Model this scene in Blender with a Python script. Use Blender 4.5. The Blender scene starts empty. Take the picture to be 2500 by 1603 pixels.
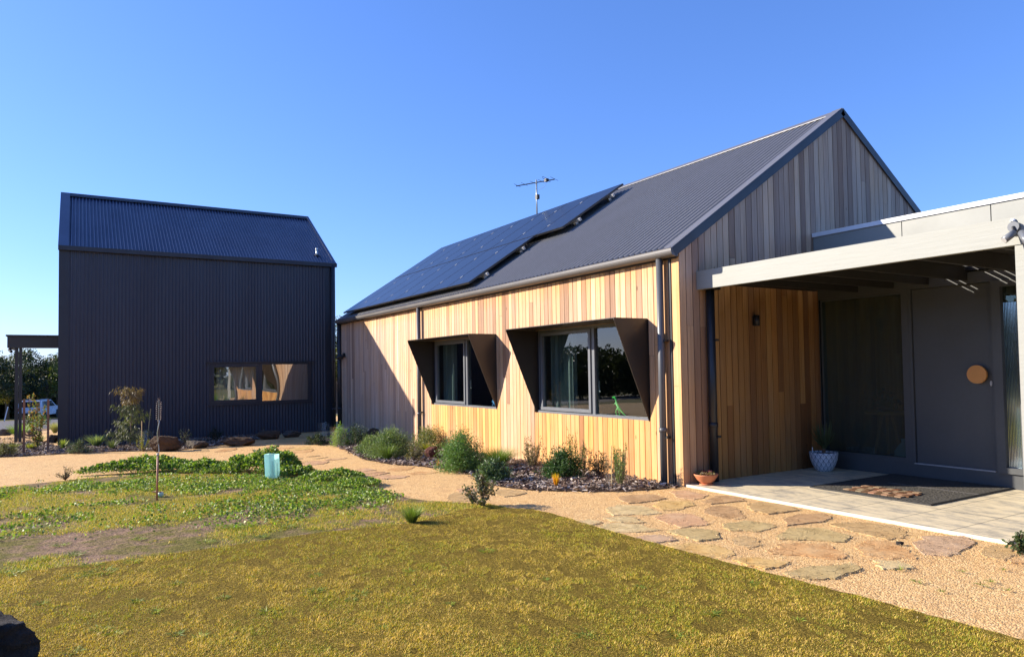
import bpy, bmesh, math, random
import numpy as np
from mathutils import Vector, Matrix, noise as mnoise
R_ = math.radians
sc = bpy.context.scene
COL = sc.collection
rng = np.random.default_rng(7)
random.seed(7)

# ------------------------------------------------------------------ camera
CF, CPY, PITCH, ROLL, YAW = 1744.48, 844.03, 0.0343, -0.0153, 1.0233
CP = Vector((5.8871, -5.8171, 1.3))
cF = Vector((-math.sin(YAW)*math.cos(PITCH), math.cos(YAW)*math.cos(PITCH), math.sin(PITCH)))
r0 = Vector((math.cos(YAW), math.sin(YAW), 0)); u0 = r0.cross(cF)
cR = r0*math.cos(ROLL)+u0*math.sin(ROLL); cU = -r0*math.sin(ROLL)+u0*math.cos(ROLL)
cd = bpy.data.cameras.new('camera'); cam = bpy.data.objects.new('camera', cd); COL.objects.link(cam)
m = Matrix.Identity(4)
for i in range(3):
    m[i][0] = cR[i]; m[i][1] = cU[i]; m[i][2] = -cF[i]; m[i][3] = CP[i]
cam.matrix_world = m
cd.sensor_width = 36; cd.lens = CF/2500*36; cd.shift_y = (CPY-801.5)/2500
cd.clip_start = 0.05; cd.clip_end = 2000
sc.camera = cam

def gz(x):
    """height of the ground"""
    if x > 0: return -0.03
    if x > -15: return -0.03+0.0162*x
    if x > -18: return -0.273
    return max(-0.273-0.038*(-18-x), -2.0)
def ray(u, v): return (cF+cR*((u-1250)/CF)-cU*((v-CPY)/CF))
def on(u, v, ax, val):
    d = ray(u, v); t = (val-CP[ax])/d[ax]; return CP+d*t
def gp(u, v, lift=0.0):
    """where a line of sight meets the ground"""
    z = -0.05
    for _ in range(25):
        p = on(u, v, 2, z+lift); z = gz(p.x)
    return Vector((p.x, p.y, z))

# ------------------------------------------------------------------ light
SAZ, SEL = R_(48), R_(24.3)
sd = Vector((math.cos(SAZ)*math.cos(SEL), math.sin(SAZ)*math.cos(SEL), -math.sin(SEL)))
sl = bpy.data.lights.new('sun', 'SUN'); sl.energy = 4.0; sl.angle = R_(0.5); sl.color = (1.0, 0.89, 0.74)
so = bpy.data.objects.new('sun', sl); COL.objects.link(so)
so.rotation_euler = sd.to_track_quat('-Z', 'Y').to_euler()
w = bpy.data.worlds.new('World'); sc.world = w; w.use_nodes = True
nt = w.node_tree; nt.nodes.clear()
sky = nt.nodes.new('ShaderNodeTexSky'); sky.sky_type = 'NISHITA'; sky.sun_disc = False
sky.sun_elevation = SEL
ts = -sd
sky.sun_rotation = math.atan2(ts.x, ts.y)
sky.altitude = 50; sky.air_density = 1.0; sky.dust_density = 0.35; sky.ozone_density = 5.0
hs = nt.nodes.new('ShaderNodeHueSaturation'); hs.inputs['Saturation'].default_value = 1.08
bg = nt.nodes.new('ShaderNodeBackground'); bg.inputs['Strength'].default_value = 0.115
wo = nt.nodes.new('ShaderNodeOutputWorld')
nt.links.new(sky.outputs[0], hs.inputs['Color']); mxs = nt.nodes.new('ShaderNodeMix'); mxs.data_type = 'RGBA'; mxs.blend_type = 'MULTIPLY'; mxs.inputs[0].default_value = 1; mxs.inputs[7].default_value = (.67, .77, 1.14, 1)
gm = nt.nodes.new('ShaderNodeGamma'); gm.inputs[1].default_value = .80; nt.links.new(hs.outputs[0], gm.inputs[0]); nt.links.new(gm.outputs[0], mxs.inputs[6]); nt.links.new(mxs.outputs[2], bg.inputs[0]); nt.links.new(bg.outputs[0], wo.inputs[0])
sc.view_settings.view_transform = 'Standard'; sc.view_settings.look = 'None'
sc.view_settings.exposure = 1.45; sc.view_settings.gamma = 1.0

# ------------------------------------------------------------------ materials
class NT:
    def __init__(s, name):
        s.m = bpy.data.materials.new(name); s.m.use_nodes = True; s.t = s.m.node_tree; s.t.nodes.clear()
        s.out = s.n('ShaderNodeOutputMaterial')
    def n(s, t, **k):
        x = s.t.nodes.new(t)
        for a, b in k.items(): setattr(x, a, b)
        return x
    def l(s, a, b): s.t.links.new(a, b)
    def coord(s, scale=(1, 1, 1), out='Object'):
        c = s.n('ShaderNodeTexCoord'); mp = s.n('ShaderNodeMapping'); mp.inputs['Scale'].default_value = scale
        s.l(c.outputs[out], mp.inputs['Vector']); return mp.outputs[0]
    def noise(s, vec, scale, detail=4, rough=.6):
        x = s.n('ShaderNodeTexNoise'); x.inputs['Scale'].default_value = scale
        x.inputs['Detail'].default_value = detail; x.inputs['Roughness'].default_value = rough
        s.l(vec, x.inputs['Vector']); return x.outputs['Fac']
    def ramp(s, fac, stops):
        x = s.n('ShaderNodeValToRGB'); e = x.color_ramp.elements
        while len(e) < len(stops): e.new(0.5)
        for q, (p, c) in zip(e, stops): q.position = p; q.color = (*c, 1) if len(c) == 3 else c
        s.l(fac, x.inputs[0]); return x.outputs[0]
    def mix(s, fac, a, b, mode='MIX'):
        x = s.n('ShaderNodeMix', data_type='RGBA', blend_type=mode)
        for sock, v in ((x.inputs[0], fac), (x.inputs[6], a), (x.inputs[7], b)):
            if isinstance(v, (int, float)): sock.default_value = v
            elif isinstance(v, tuple): sock.default_value = (*v, 1)
            else: s.l(v, sock)
        return x.outputs[2]
    def math(s, op, a, b=0.0, clamp=False):
        x = s.n('ShaderNodeMath', operation=op, use_clamp=clamp)
        for sock, v in ((x.inputs[0], a), (x.inputs[1], b)):
            if isinstance(v, (int, float)): sock.default_value = v
            else: s.l(v, sock)
        return x.outputs[0]
    def bump(s, h, strength=.3, dist=.01):
        x = s.n('ShaderNodeBump'); x.inputs['Strength'].default_value = strength; x.inputs['Distance'].default_value = dist
        s.l(h, x.inputs['Height']); return x.outputs[0]
    def attr(s, name='col'):
        x = s.n('ShaderNodeAttribute', attribute_name=name); return x
    def bsdf(s, color, rough=.6, metal=0.0, spec=.5, normal=None, **k):
        b = s.n('ShaderNodeBsdfPrincipled')
        if isinstance(color, tuple): b.inputs['Base Color'].default_value = (*color, 1)
        else: s.l(color, b.inputs['Base Color'])
        if isinstance(rough, (int, float)): b.inputs['Roughness'].default_value = rough
        else: s.l(rough, b.inputs['Roughness'])
        b.inputs['Metallic'].default_value = metal
        b.inputs['Specular IOR Level'].default_value = spec
        if normal is not None: s.l(normal, b.inputs['Normal'])
        for a, v in k.items(): b.inputs[a].default_value = v
        s.l(b.outputs[0], s.out.inputs[0]); s.b = b
        return s.m

def paint(name, col, rough=.45, var=.12, scale=3.0, bump=0.0, spec=.5, metal=0.0, streak=0):
    t = NT(name); v = t.coord((1, 1, .12) if streak else (1, 1, 1))
    n = t.noise(v, scale, 6); f = t.noise(v, scale*14, 3)
    c = t.mix(t.math('MULTIPLY', n, f), tuple(x*(1+var) for x in col), tuple(x*(1-2*var) for x in col))
    r = t.ramp(n, [(.3, (rough-.06,)*3), (.7, (rough+.08,)*3)])
    return t.bsdf(c, r, metal, spec, t.bump(f, bump, .004) if bump else None)

M = {}
M['steel_dark'] = paint('dark_steel', (.020, .021, .024), .38, .1)
M['hood'] = paint('bronze_dark_steel', (.036, .028, .022), .36, .1)
M['frame'] = paint('grey_window_frame', (.13, .14, .155), .38, .05)
M['door_paint'] = paint('charcoal_door_paint', (.064, .068, .070), .48, .10, 2)
M['fascia'] = paint('pale_grey_green_panel', (.26, .268, .245), .55, .05, 2)
M['white'] = paint('white_paint', (.75, .76, .78), .5, .04)
M['pipe'] = paint('grey_downpipe', (.085, .09, .10), .4, .06)
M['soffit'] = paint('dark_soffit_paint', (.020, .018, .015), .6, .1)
M['black'] = paint('black_plastic', (.012, .012, .013), .5, .1)
M['roof'] = paint('charcoal_sheet_steel', (.15, .15, .155), .42, .2, 1.6, spec=.5, streak=1)
M['roof_trim'] = paint('grey_folded_flashing', (.12, .12, .13), .38, .08)
M['gutter'] = paint('grey_gutter', (.115, .108, .105), .4, .08)
M['shed_wall'] = paint('dark_blue_grey_sheet_steel', (.034, .037, .052), .45, .22, 1.3, streak=1)
M['shed_roof'] = paint('blue_grey_sheet_steel', (.05, .06, .105), .35, .2, 1.3, spec=.6, streak=1)
M['shed_trim'] = paint('near_black_folded_steel', (.022, .023, .030), .45, .08)
M['porch_steel'] = paint('brown_grey_painted_beam', (.05, .045, .038), .5, .08)
M['timber_beam'] = None
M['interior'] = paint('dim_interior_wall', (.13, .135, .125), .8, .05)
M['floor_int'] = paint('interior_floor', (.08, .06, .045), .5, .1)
M['galv'] = paint('galvanised_pipe', (.42, .46, .46), .35, .1, metal=.7)
M['curtain'] = paint('teal_grey_curtain', (.13, .16, .165), .85, .1)
M['curtain2'] = paint('cream_curtain', (.72, .70, .62), .85, .1)
M['terracotta'] = paint('terracotta', (.52, .19, .085), .7, .15, 6, .1)
M['soil'] = paint('potting_soil', (.03, .02, .014), .95, .3, 30, .6)
M['whitewash'] = paint('white_edge_strip', (.62, .58, .46), .6, .05)
M['orange_wood'] = paint('warm_timber_disc', (.55, .24, .05), .4, .2, 9)
M['stake'] = paint('rough_hardwood_stake', (.20, .105, .06), .8, .3, 12, .3)
M['bamboo'] = paint('bamboo_cane', (.55, .42, .2), .6, .15, 8)
M['rust'] = paint('rusty_copper_pole', (.42, .17, .10), .55, .3, 12, .2)
M['spring'] = paint('dark_wire', (.10, .07, .06), .4, .2, metal=.6)
M['hessian'] = paint('hessian_tie', (.22, .15, .10), .95, .2, 30, .3)
M['twig'] = paint('brown_twig', (.12, .075, .045), .8, .2, 20)
M['bark'] = paint('grey_bark', (.11, .085, .065), .9, .3, 8, .5)
M['greentoy'] = paint('green_plastic_toy', (.03, .42, .06), .35, .2, 20)
M['bluetoy'] = paint('blue_plastic_toy', (.06, .22, .5), .35, .6, 25)
M['steelbright'] = paint('bright_bracket', (.6, .58, .52), .3, .05, metal=.8)
M['panel_frame'] = paint('black_panel_frame', (.02, .02, .022), .35, .05, spec=.6)
M['clip'] = paint('silver_clip', (.4, .4, .4), .3, .05)
M['tyre'] = paint('tyre_rubber', (.015, .015, .015), .8, .1)
M['carwhite'] = paint('white_car_paint', (.62, .66, .74), .25, .03)
M['carglass'] = paint('dark_car_glass', (.01, .014, .022), .08, .05)
M['redlens'] = paint('red_lens', (.4, .01, .01), .3, .1)
M['greenhandle'] = paint('glazed_white_jug', (.55, .58, .6), .25, .06)
M['pinkball'] = paint('pale_green_ball', (.5, .62, .45), .5, .05)

def m_glass(name, base=0.06, tint=(1, 1, 1), mx=1.0, bump=0, bscale=2.0):
    t = NT(name); g = t.n('ShaderNodeBsdfGlossy'); g.inputs['Roughness'].default_value = 0.0
    tr = t.n('ShaderNodeBsdfTransparent'); tr.inputs[0].default_value = (*tint, 1)
    fr = t.n('ShaderNodeFresnel'); fr.inputs['IOR'].default_value = 1.5
    ge = t.n('ShaderNodeNewGeometry')
    f = t.math('MULTIPLY', t.math('ADD', t.math('MULTIPLY', fr.outputs[0], mx), base, True), t.math('SUBTRACT', 1.0, ge.outputs['Backfacing']))
    mix = t.n('ShaderNodeMixShader'); t.l(f, mix.inputs[0]); t.l(tr.outputs[0], mix.inputs[1]); t.l(g.outputs[0], mix.inputs[2])
    if bump:
        n = t.noise(t.coord(), bscale, 1, .3); b = t.bump(n, 1.0, bump); t.l(b, g.inputs['Normal'])
    t.l(mix.outputs[0], t.out.inputs[0]); return t.m
M['glass'] = m_glass('window_glass', .05, (.80, .86, .84), 1.15, .003, 1.2)
M['entry_glass'] = m_glass('entry_glass', .05, (.58, .66, .62), 1.1, .002, .8)
_t = M['entry_glass'].node_tree; _g = [x for x in _t.nodes if x.type == 'BSDF_GLOSSY'][0]; _g.inputs[0].default_value = (.62, .80, .74, 1)
_o = [x for x in _t.nodes if x.type == 'OUTPUT_MATERIAL'][0]; _src = _o.inputs[0].links[0].from_socket; _d = _t.nodes.new('ShaderNodeBsdfDiffuse'); _d.inputs[0].default_value = (.22, .26, .25, 1)
_m = _t.nodes.new('ShaderNodeMixShader'); _m.inputs[0].default_value = .10; _t.links.new(_src, _m.inputs[1]); _t.links.new(_d.outputs[0], _m.inputs[2]); _t.links.new(_m.outputs[0], _o.inputs[0])
M['shed_glass'] = m_glass('wavy_shed_glass', .34, (.85, .85, .82), 1.0, .010, 1.1)
t = NT('fluted_glass')
wv = t.n('ShaderNodeTexWave', wave_type='BANDS', bands_direction='X'); wv.inputs['Scale'].default_value = 22
t.l(t.coord(), wv.inputs[0])
g = t.n('ShaderNodeBsdfGlossy'); g.inputs[1].default_value = .08; g.inputs[0].default_value = (.75, .9, 1, 1)
d = t.n('ShaderNodeBsdfDiffuse'); d.inputs[0].default_value = (.03, .06, .08, 1)
b = t.bump(wv.outputs[1], .5, .004); t.l(b, g.inputs['Normal'])
mx = t.n('ShaderNodeMixShader'); mx.inputs[0].default_value = .45; t.l(d.outputs[0], mx.inputs[1]); t.l(g.outputs[0], mx.inputs[2]); t.l(mx.outputs[0], t.out.inputs[0])
M['fluted'] = t.m
t = NT('clear_plastic_guard'); tr = t.n('ShaderNodeBsdfTransparent'); df = t.n('ShaderNodeBsdfGlossy'); df.inputs[1].default_value = .25; df.inputs[0].default_value=(.8,.85,.9,1)
mx = t.n('ShaderNodeMixShader'); mx.inputs[0].default_value = .07; t.l(tr.outputs[0], mx.inputs[1]); t.l(df.outputs[0], mx.inputs[2]); t.l(mx.outputs[0], t.out.inputs[0])
M['clearguard'] = t.m
t = NT('teal_plastic_sleeve'); tr = t.n('ShaderNodeBsdfTranslucent'); tr.inputs[0].default_value = (.50, .90, .86, 1)
df = t.n('ShaderNodeBsdfDiffuse'); df.inputs[0].default_value = (.58, .84, .82, 1); tp = t.n('ShaderNodeBsdfTransparent')
mx = t.n('ShaderNodeMixShader'); mx.inputs[0].default_value = .5; t.l(df.outputs[0], mx.inputs[1]); t.l(tr.outputs[0], mx.inputs[2])
m2 = t.n('ShaderNodeMixShader'); m2.inputs[0].default_value = .22; t.l(mx.outputs[0], m2.inputs[1]); t.l(tp.outputs[0], m2.inputs[2]); t.l(m2.outputs[0], t.out.inputs[0])
M['teal'] = t.m

def m_wood():
    # 'col': r = tone of the board, g = how orange (unweathered), b = lightness
    t = NT('weathered_vertical_timber'); a = t.attr('col'); sp = t.n('ShaderNodeSeparateColor'); t.l(a.outputs['Color'], sp.inputs[0])
    v = t.coord((1, 1, .035)); c = t.n('ShaderNodeVectorMath', operation='ADD')
    cb = t.n('ShaderNodeCombineXYZ'); t.l(t.math('MULTIPLY', sp.outputs[0], 37.0), cb.inputs[0]); t.l(t.math('MULTIPLY', sp.outputs[0], 11.0), cb.inputs[2])
    t.l(v, c.inputs[0]); t.l(cb.outputs[0], c.inputs[1]); vv = c.outputs[0]
    g1 = t.noise(vv, 70, 5, .7); g2 = t.noise(vv, 18, 3, .5)
    bl = t.noise(t.coord((1, 1, .5)), 2.2, 4)
    orange = t.ramp(sp.outputs[0], [(0, (.29, .130, .046)), (.3, (.47, .228, .074)), (.62, (.62, .335, .112)), (.85, (.55, .255, .072)), (1, (.68, .41, .16))])
    grey = t.ramp(sp.outputs[0], [(0, (.25, .170, .125)), (.3, (.38, .275, .205)), (.6, (.48, .355, .26)), (.85, (.44, .31, .215)), (1, (.55, .435, .33))])
    f = t.math('ADD', sp.outputs[1], t.math('MULTIPLY', t.math('SUBTRACT', bl, .5), .9), True)
    base = t.mix(f, grey, orange)
    k = t.ramp(g1, [(.25, (.62, .60, .58)), (.5, (1, 1, 1)), (.8, (1.12, 1.1, 1.06))])
    base = t.mix(.85, base, k, 'MULTIPLY')
    k2 = t.ramp(g2, [(.3, (.75, .7, .66)), (.55, (1.02, 1.02, 1.02))])
    base = t.mix(.6, base, k2, 'MULTIPLY')
    ht = t.math('ADD', t.math('MULTIPLY', sp.outputs[2], 1.1), .0)
    cc = t.n('ShaderNodeCombineColor'); [t.l(ht, cc.inputs[i]) for i in range(3)]
    base = t.mix(1.0, base, cc.outputs[0], 'MULTIPLY')
    kn = t.n('ShaderNodeTexVoronoi'); kn.inputs['Scale'].default_value = 3.2; t.l(t.coord((1.2, 1.2, .5)), kn.inputs[0])
    kf = t.ramp(kn.outputs['Distance'], [(.0, (.25, .2, .18)), (.035, (.4, .33, .3)), (.06, (1, 1, 1))])
    base = t.mix(.8, base, kf, 'MULTIPLY')
    return t.bsdf(base, .72, 0, .25, t.bump(g1, .25, .003))
M['wood'] = m_wood()
def m_beam():
    t = NT('painted_rough_sawn_beam'); v = t.coord((.06, 1, 1)); g = t.noise(v, 45, 6, .7); g2 = t.noise(t.coord((.3, 1, 1)), 5, 3)
    c = t.mix(g, (.245, .255, .235), (.35, .36, .335)); c = t.mix(t.math('MULTIPLY', g2, .4), c, (.32, .325, .28))
    return t.bsdf(c, .6, 0, .4, t.bump(g, .5, .004))
M['timber_beam'] = m_beam()
def m_vcol(name, rough=.6, spec=.3, transl=.0, var=.25, scale=40):
    t = NT(name); a = t.attr('col'); n = t.noise(t.coord(), scale, 2)
    c = t.mix(n, a.outputs['Color'], t.mix(1.0, a.outputs['Color'], (1-var*1.6,)*3, 'MULTIPLY'))
    t.bsdf(c, rough, 0, spec)
    if transl:
        tr = t.n('ShaderNodeBsdfTranslucent'); t.l(t.mix(1.0, a.outputs['Color'], (1.3, 1.4, .5), 'MULTIPLY'), tr.inputs[0])
        mx = t.n('ShaderNodeMixShader'); mx.inputs[0].default_value = transl; t.l(t.b.outputs[0], mx.inputs[1]); t.l(tr.outputs[0], mx.inputs[2]); t.l(mx.outputs[0], t.out.inputs[0])
    return t.m
M['leaf'] = m_vcol('leaf_green', .55, .35, .22)
M['blade'] = m_vcol('short_lawn_blades', .6, .25, .25, .1)
M['chip'] = m_vcol('bark_chips', .85, .2, 0, .3, 60)
M['pebble'] = m_vcol('crushed_granite_grains', .8, .25, 0, .2, 60)
M['paintcol'] = m_vcol('plain_coloured_paint', .6, .3, 0, .1)

def m_gravel():
    t = NT('crushed_granite_gravel'); v = t.coord()
    vo = t.n('ShaderNodeTexVoronoi'); vo.inputs['Scale'].default_value = 92; t.l(v, vo.inputs[0])
    sp = t.n('ShaderNodeSeparateColor'); t.l(vo.outputs['Color'], sp.inputs[0])
    c = t.ramp(sp.outputs[0], [(0, (.42, .245, .095)), (.25, (.58, .355, .145)), (.6, (.66, .42, .18)), (.85, (.72, .49, .22)), (1, (.78, .58, .30))])
    vo2 = t.n('ShaderNodeTexVoronoi'); vo2.inputs['Scale'].default_value = 30; t.l(v, vo2.inputs[0])
    big = t.noise(v, .9, 5); mid = t.noise(v, 6, 4)
    c = t.mix(t.math('MULTIPLY', t.ramp(mid, [(.42, (0, 0, 0)), (.75, (1, 1, 1))]), .35), c, (.36, .21, .11))
    c = t.mix(t.ramp(big, [(.35, (0, 0, 0)), (.7, (.4, .4, .4))]), c, t.mix(1.0, c, (1.04, .94, .86), 'MULTIPLY'))
    h = t.math('ADD', t.math('MULTIPLY', vo.outputs['Distance'], -1.0), t.math('MULTIPLY', vo2.outputs['Distance'], -.6))
    h = t.math('ADD', h, t.math('MULTIPLY', mid, 1.5))
    return t.bsdf(c, .85, 0, .2, t.bump(h, .6, .008))
M['gravel'] = m_gravel()
def m_far():
    t = NT('dry_paddock_ground'); v = t.coord(); n = t.noise(v, .25, 6); n2 = t.noise(v, 9, 4)
    c = t.ramp(n, [(.3, (.10, .12, .03)), (.5, (.16, .16, .045)), (.7, (.22, .17, .08))]); c = t.mix(t.math('MULTIPLY', n2, .5), c, (.07, .07, .03))
    return t.bsdf(c, .95, 0, .1, t.bump(n2, .5, .05))
M['far'] = m_far()
def m_soil():
    t = NT('bare_sandy_soil'); v = t.coord(); n = t.noise(v, 1.3, 5); n2 = t.noise(v, 45, 5, .7); n3 = t.noise(v, 7, 4)
    c = t.ramp(n2, [(.3, (.12, .075, .05)), (.5, (.27, .175, .115)), (.75, (.40, .27, .18))])
    g = t.ramp(n2, [(.3, (.07, .065, .015)), (.6, (.20, .17, .045)), (.8, (.30, .24, .07))])
    c = t.mix(t.ramp(t.math('ADD', t.math('MULTIPLY', n, .6), t.math('MULTIPLY', n3, .4)), [(.44, (0, 0, 0)), (.56, (1, 1, 1))]), c, g)
    return t.bsdf(c, .95, 0, .1, t.bump(t.math('ADD', n2, t.math('MULTIPLY', n3, 2.0)), .8, .03))
M['soilground'] = m_soil()
def m_turf():
    t = NT('thatch_under_turf'); v = t.coord(); n2 = t.noise(v, 60, 4, .7); n = t.noise(v, 2.0, 4)
    c = t.ramp(n2, [(.3, (.07, .048, .010)), (.55, (.20, .14, .025)), (.8, (.44, .30, .08))])
    return t.bsdf(c, .95, 0, .05, t.bump(t.math('ADD', n2, n), .9, .03))
M['turf'] = m_turf()
def m_mulch():
    t = NT('dark_mulch_base'); v = t.coord(); n = t.noise(v, 25, 5, .8)
    return t.bsdf(t.ramp(n, [(.3, (.03, .02, .014)), (.6, (.12, .08, .06)), (.8, (.28, .22, .19))]), .95, 0, .1, t.bump(n, 1, .04))
M['mulch'] = m_mulch()
def m_road():
    t = NT('sealed_asphalt'); v = t.coord(); n = t.noise(v, 60, 3); n1 = t.noise(v, .4, 3)
    return t.bsdf(t.mix(n, (.085, .08, .085), (.13, .125, .13)), .9, 0, .2, t.bump(n, .3, .01))
M['road'] = m_road()
def m_tile():
    t = NT('travertine_look_tile'); v = t.coord((.55, 1.6, 1)); n = t.noise(v, 4.5, 8, .75); n2 = t.noise(t.coord((1, 4, 1)), 11, 6, .75)
    big = t.noise(t.coord(), 1.1, 3)
    c = t.ramp(n, [(.36, (.24, .22, .19)), (.45, (.42, .37, .27)), (.52, (.62, .52, .34)), (.68, (.74, .63, .42))])
    c = t.mix(t.ramp(n2, [(.45, (0, 0, 0)), (.62, (.7, .7, .7))]), c, (.70, .60, .42))
    c = t.mix(t.ramp(n2, [(.3, (.75, .75, .75)), (.42, (0, 0, 0))]), c, (.27, .25, .21))
    # joints between the slabs
    s = t.n('ShaderNodeSeparateXYZ'); tc = t.n('ShaderNodeTexCoord'); t.l(tc.outputs['Object'], s.inputs[0])
    def line(o, off, per):
        q = t.math('FRACT', t.math('DIVIDE', t.math('ADD', o, off), per)); q = t.math('ABSOLUTE', t.math('SUBTRACT', q, .5))
        return t.math('GREATER_THAN', q, .5-.0035/per)
    j = t.math('MAXIMUM', line(s.outputs[0], 6-1.02+.5, .49*1.0), line(s.outputs[1], 10-.02, .98))
    c = t.mix(j, c, (.10, .09, .07))
    return t.bsdf(c, .55, 0, .4, t.bump(t.math('SUBTRACT', n2, j), .25, .003))
M['tile'] = m_tile()
def m_stone(name, c1, c2, c3):
    t = NT(name); v = t.coord(); oi = t.n('ShaderNodeObjectInfo'); o = t.n('ShaderNodeVectorMath', operation='ADD'); cb = t.n('ShaderNodeCombineXYZ')
    t.l(t.math('MULTIPLY', oi.outputs['Random'], 50.0), cb.inputs[0]); t.l(v, o.inputs[0]); t.l(cb.outputs[0], o.inputs[1]); v = o.outputs[0]
    n = t.noise(v, 4.5, 7, .65); n2 = t.noise(v, 34, 4, .7)
    wv = t.n('ShaderNodeTexNoise'); wv.inputs['Scale'].default_value = 2.6; wv.inputs['Detail'].default_value = 8; wv.inputs['Distortion'].default_value = 2.5; t.l(v, wv.inputs[0])
    vn = t.ramp(wv.outputs[0], [(.49, (0, 0, 0)), (.5, (1, 1, 1)), (.51, (0, 0, 0))])
    c = t.ramp(n, [(.3, c1), (.5, c2), (.7, c3)])
    c = t.mix(t.math('MULTIPLY', vn, .45), c, tuple(x*.35 for x in c1))
    c = t.mix(t.math('MULTIPLY', n2, .45), c, tuple(x*.5 for x in c2))
    h = t.math('ADD', t.math('MULTIPLY', n, 2.0), t.math('SUBTRACT', t.math('MULTIPLY', n2, .5), t.math('MULTIPLY', vn, .6)))
    return t.bsdf(c, .85, 0, .08, t.bump(h, .8, .012))
ST = {'tan': m_stone('tan_sandstone', (0.385, 0.240, 0.107), (0.514, 0.340, 0.156), (0.589, 0.410, 0.213)),
      'cream': m_stone('cream_sandstone', (0.471, 0.340, 0.156), (0.610, 0.460, 0.230), (0.663, 0.520, 0.287)),
      'yellow': m_stone('golden_sandstone', (0.514, 0.290, 0.090), (0.610, 0.400, 0.156), (0.653, 0.460, 0.205)),
      'pink': m_stone('pink_sandstone', (0.471, 0.250, 0.131), (0.578, 0.350, 0.193), (0.599, 0.410, 0.246)),
      'orange': m_stone('orange_sandstone', (0.492, 0.240, 0.090), (0.589, 0.340, 0.148), (0.610, 0.410, 0.205)),
      'brown': m_stone('brown_sandstone', (0.321, 0.190, 0.090), (0.471, 0.290, 0.143), (0.535, 0.360, 0.193)),
      'grey': m_stone('grey_green_slate', (0.353, 0.250, 0.107), (0.492, 0.360, 0.164), (0.556, 0.430, 0.213)),
      'mauve': m_stone('mauve_sandstone', (0.407, 0.250, 0.139), (0.514, 0.340, 0.205), (0.556, 0.390, 0.246))}
def m_rock(name, a, b):
    t = NT(name); v = t.coord(); n = t.noise(v, 5, 8, .75); n2 = t.noise(v, 28, 5, .8)
    c = t.ramp(n, [(.3, a), (.7, b)]); c = t.mix(t.math('MULTIPLY', n2, .6), c, tuple(x*.4 for x in a))
    return t.bsdf(c, .9, 0, .2, t.bump(t.math('ADD', t.math('MULTIPLY', n, 2.0), n2), 1, .03))
M['rock_brown'] = m_rock('brown_boulder', (.075, .048, .03), (.17, .11, .07))
M['rock_red'] = m_rock('red_scoria_boulder', (.10, .035, .025), (.26, .11, .08))
M['rock_black'] = m_rock('black_basalt', (.012, .011, .011), (.11, .098, .09))
M['rock_grey'] = m_rock('grey_brown_rock', (.09, .075, .06), (.2, .17, .14))
def m_solar():
    t = NT('solar_cells'); tc = t.n('ShaderNodeTexCoord'); s = t.n('ShaderNodeSeparateXYZ'); t.l(tc.outputs['UV'], s.inputs[0])
    def grid(o, k):
        q = t.math('ABSOLUTE', t.math('SUBTRACT', t.math('FRACT', t.math('MULTIPLY', o, k)), .5)); return t.math('GREATER_THAN', q, .47)
    g = t.math('MAXIMUM', grid(s.outputs[0], 6.0), grid(s.outputs[1], 10.0))
    n = t.noise(t.coord(), 1.5, 3)
    c = t.mix(t.math('MULTIPLY', g, .15), (.010, .011, .018), (.03, .034, .05))
    return t.bsdf(c, .28, 0, .32, None)
M['solar'] = m_solar()
def m_mat(name, col, gap, sx, sy):
    t = NT(name); v = t.coord(); a = t.n('ShaderNodeTexVoronoi'); a.inputs['Scale'].default_value = sx; t.l(v, a.inputs[0])
    c = t.ramp(a.outputs['Distance'], [(.15, gap), (.35, col)])
    return t.bsdf(c, .8, 0, .3, t.bump(a.outputs['Distance'], .8, .01))
M['rubber'] = m_mat('black_rubber_mesh', (.075, .07, .06), (.006, .006, .006), 38, 1)
t = NT('coir_blocks'); v = t.coord(); ch = t.n('ShaderNodeTexChecker'); ch.inputs['Scale'].default_value = 9.0; t.l(v, ch.inputs[0])
ch.inputs[1].default_value = (.17, .075, .035, 1); ch.inputs[2].default_value = (.42, .26, .16, 1); n = t.noise(v, 90, 3)
M['coir'] = t.bsdf(t.mix(t.math('MULTIPLY', n, .5), ch.outputs[0], (.12, .06, .03)), .95, 0, .1, t.bump(n, .8, .01))
def m_pot():
    t = NT('white_pot_leaf_pattern'); tc = t.n('ShaderNodeTexCoord'); s = t.n('ShaderNodeSeparateXYZ'); t.l(tc.outputs['UV'], s.inputs[0])
    row = t.math('FLOOR', t.math('MULTIPLY', s.outputs[1], 5.0))
    u = t.math('FRACT', t.math('ADD', t.math('MULTIPLY', s.outputs[0], 16.0), t.math('MULTIPLY', row, .5)))
    vv = t.math('FRACT', t.math('MULTIPLY', s.outputs[1], 5.0))
    au = t.math('ABSOLUTE', t.math('SUBTRACT', u, .5))
    # leaf outline + veins
    edge = t.math('ABSOLUTE', t.math('SUBTRACT', au, t.math('MULTIPLY', t.math('SUBTRACT', 1.0, vv), .5)))
    e = t.math('LESS_THAN', edge, .06)
    vein = t.math('LESS_THAN', au, .04)
    sv = t.math('LESS_THAN', t.math('ABSOLUTE', t.math('SUBTRACT', t.math('FRACT', t.math('ADD', t.math('MULTIPLY', vv, 4.0), t.math('MULTIPLY', au, -3.0))), .5)), .10)
    k = t.math('MAXIMUM', t.math('MAXIMUM', e, vein), t.math('MULTIPLY', sv, .7))
    return t.bsdf(t.mix(k, (.62, .66, .72), (.10, .16, .22)), .5, 0, .4)
M['pot'] = m_pot()

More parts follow.
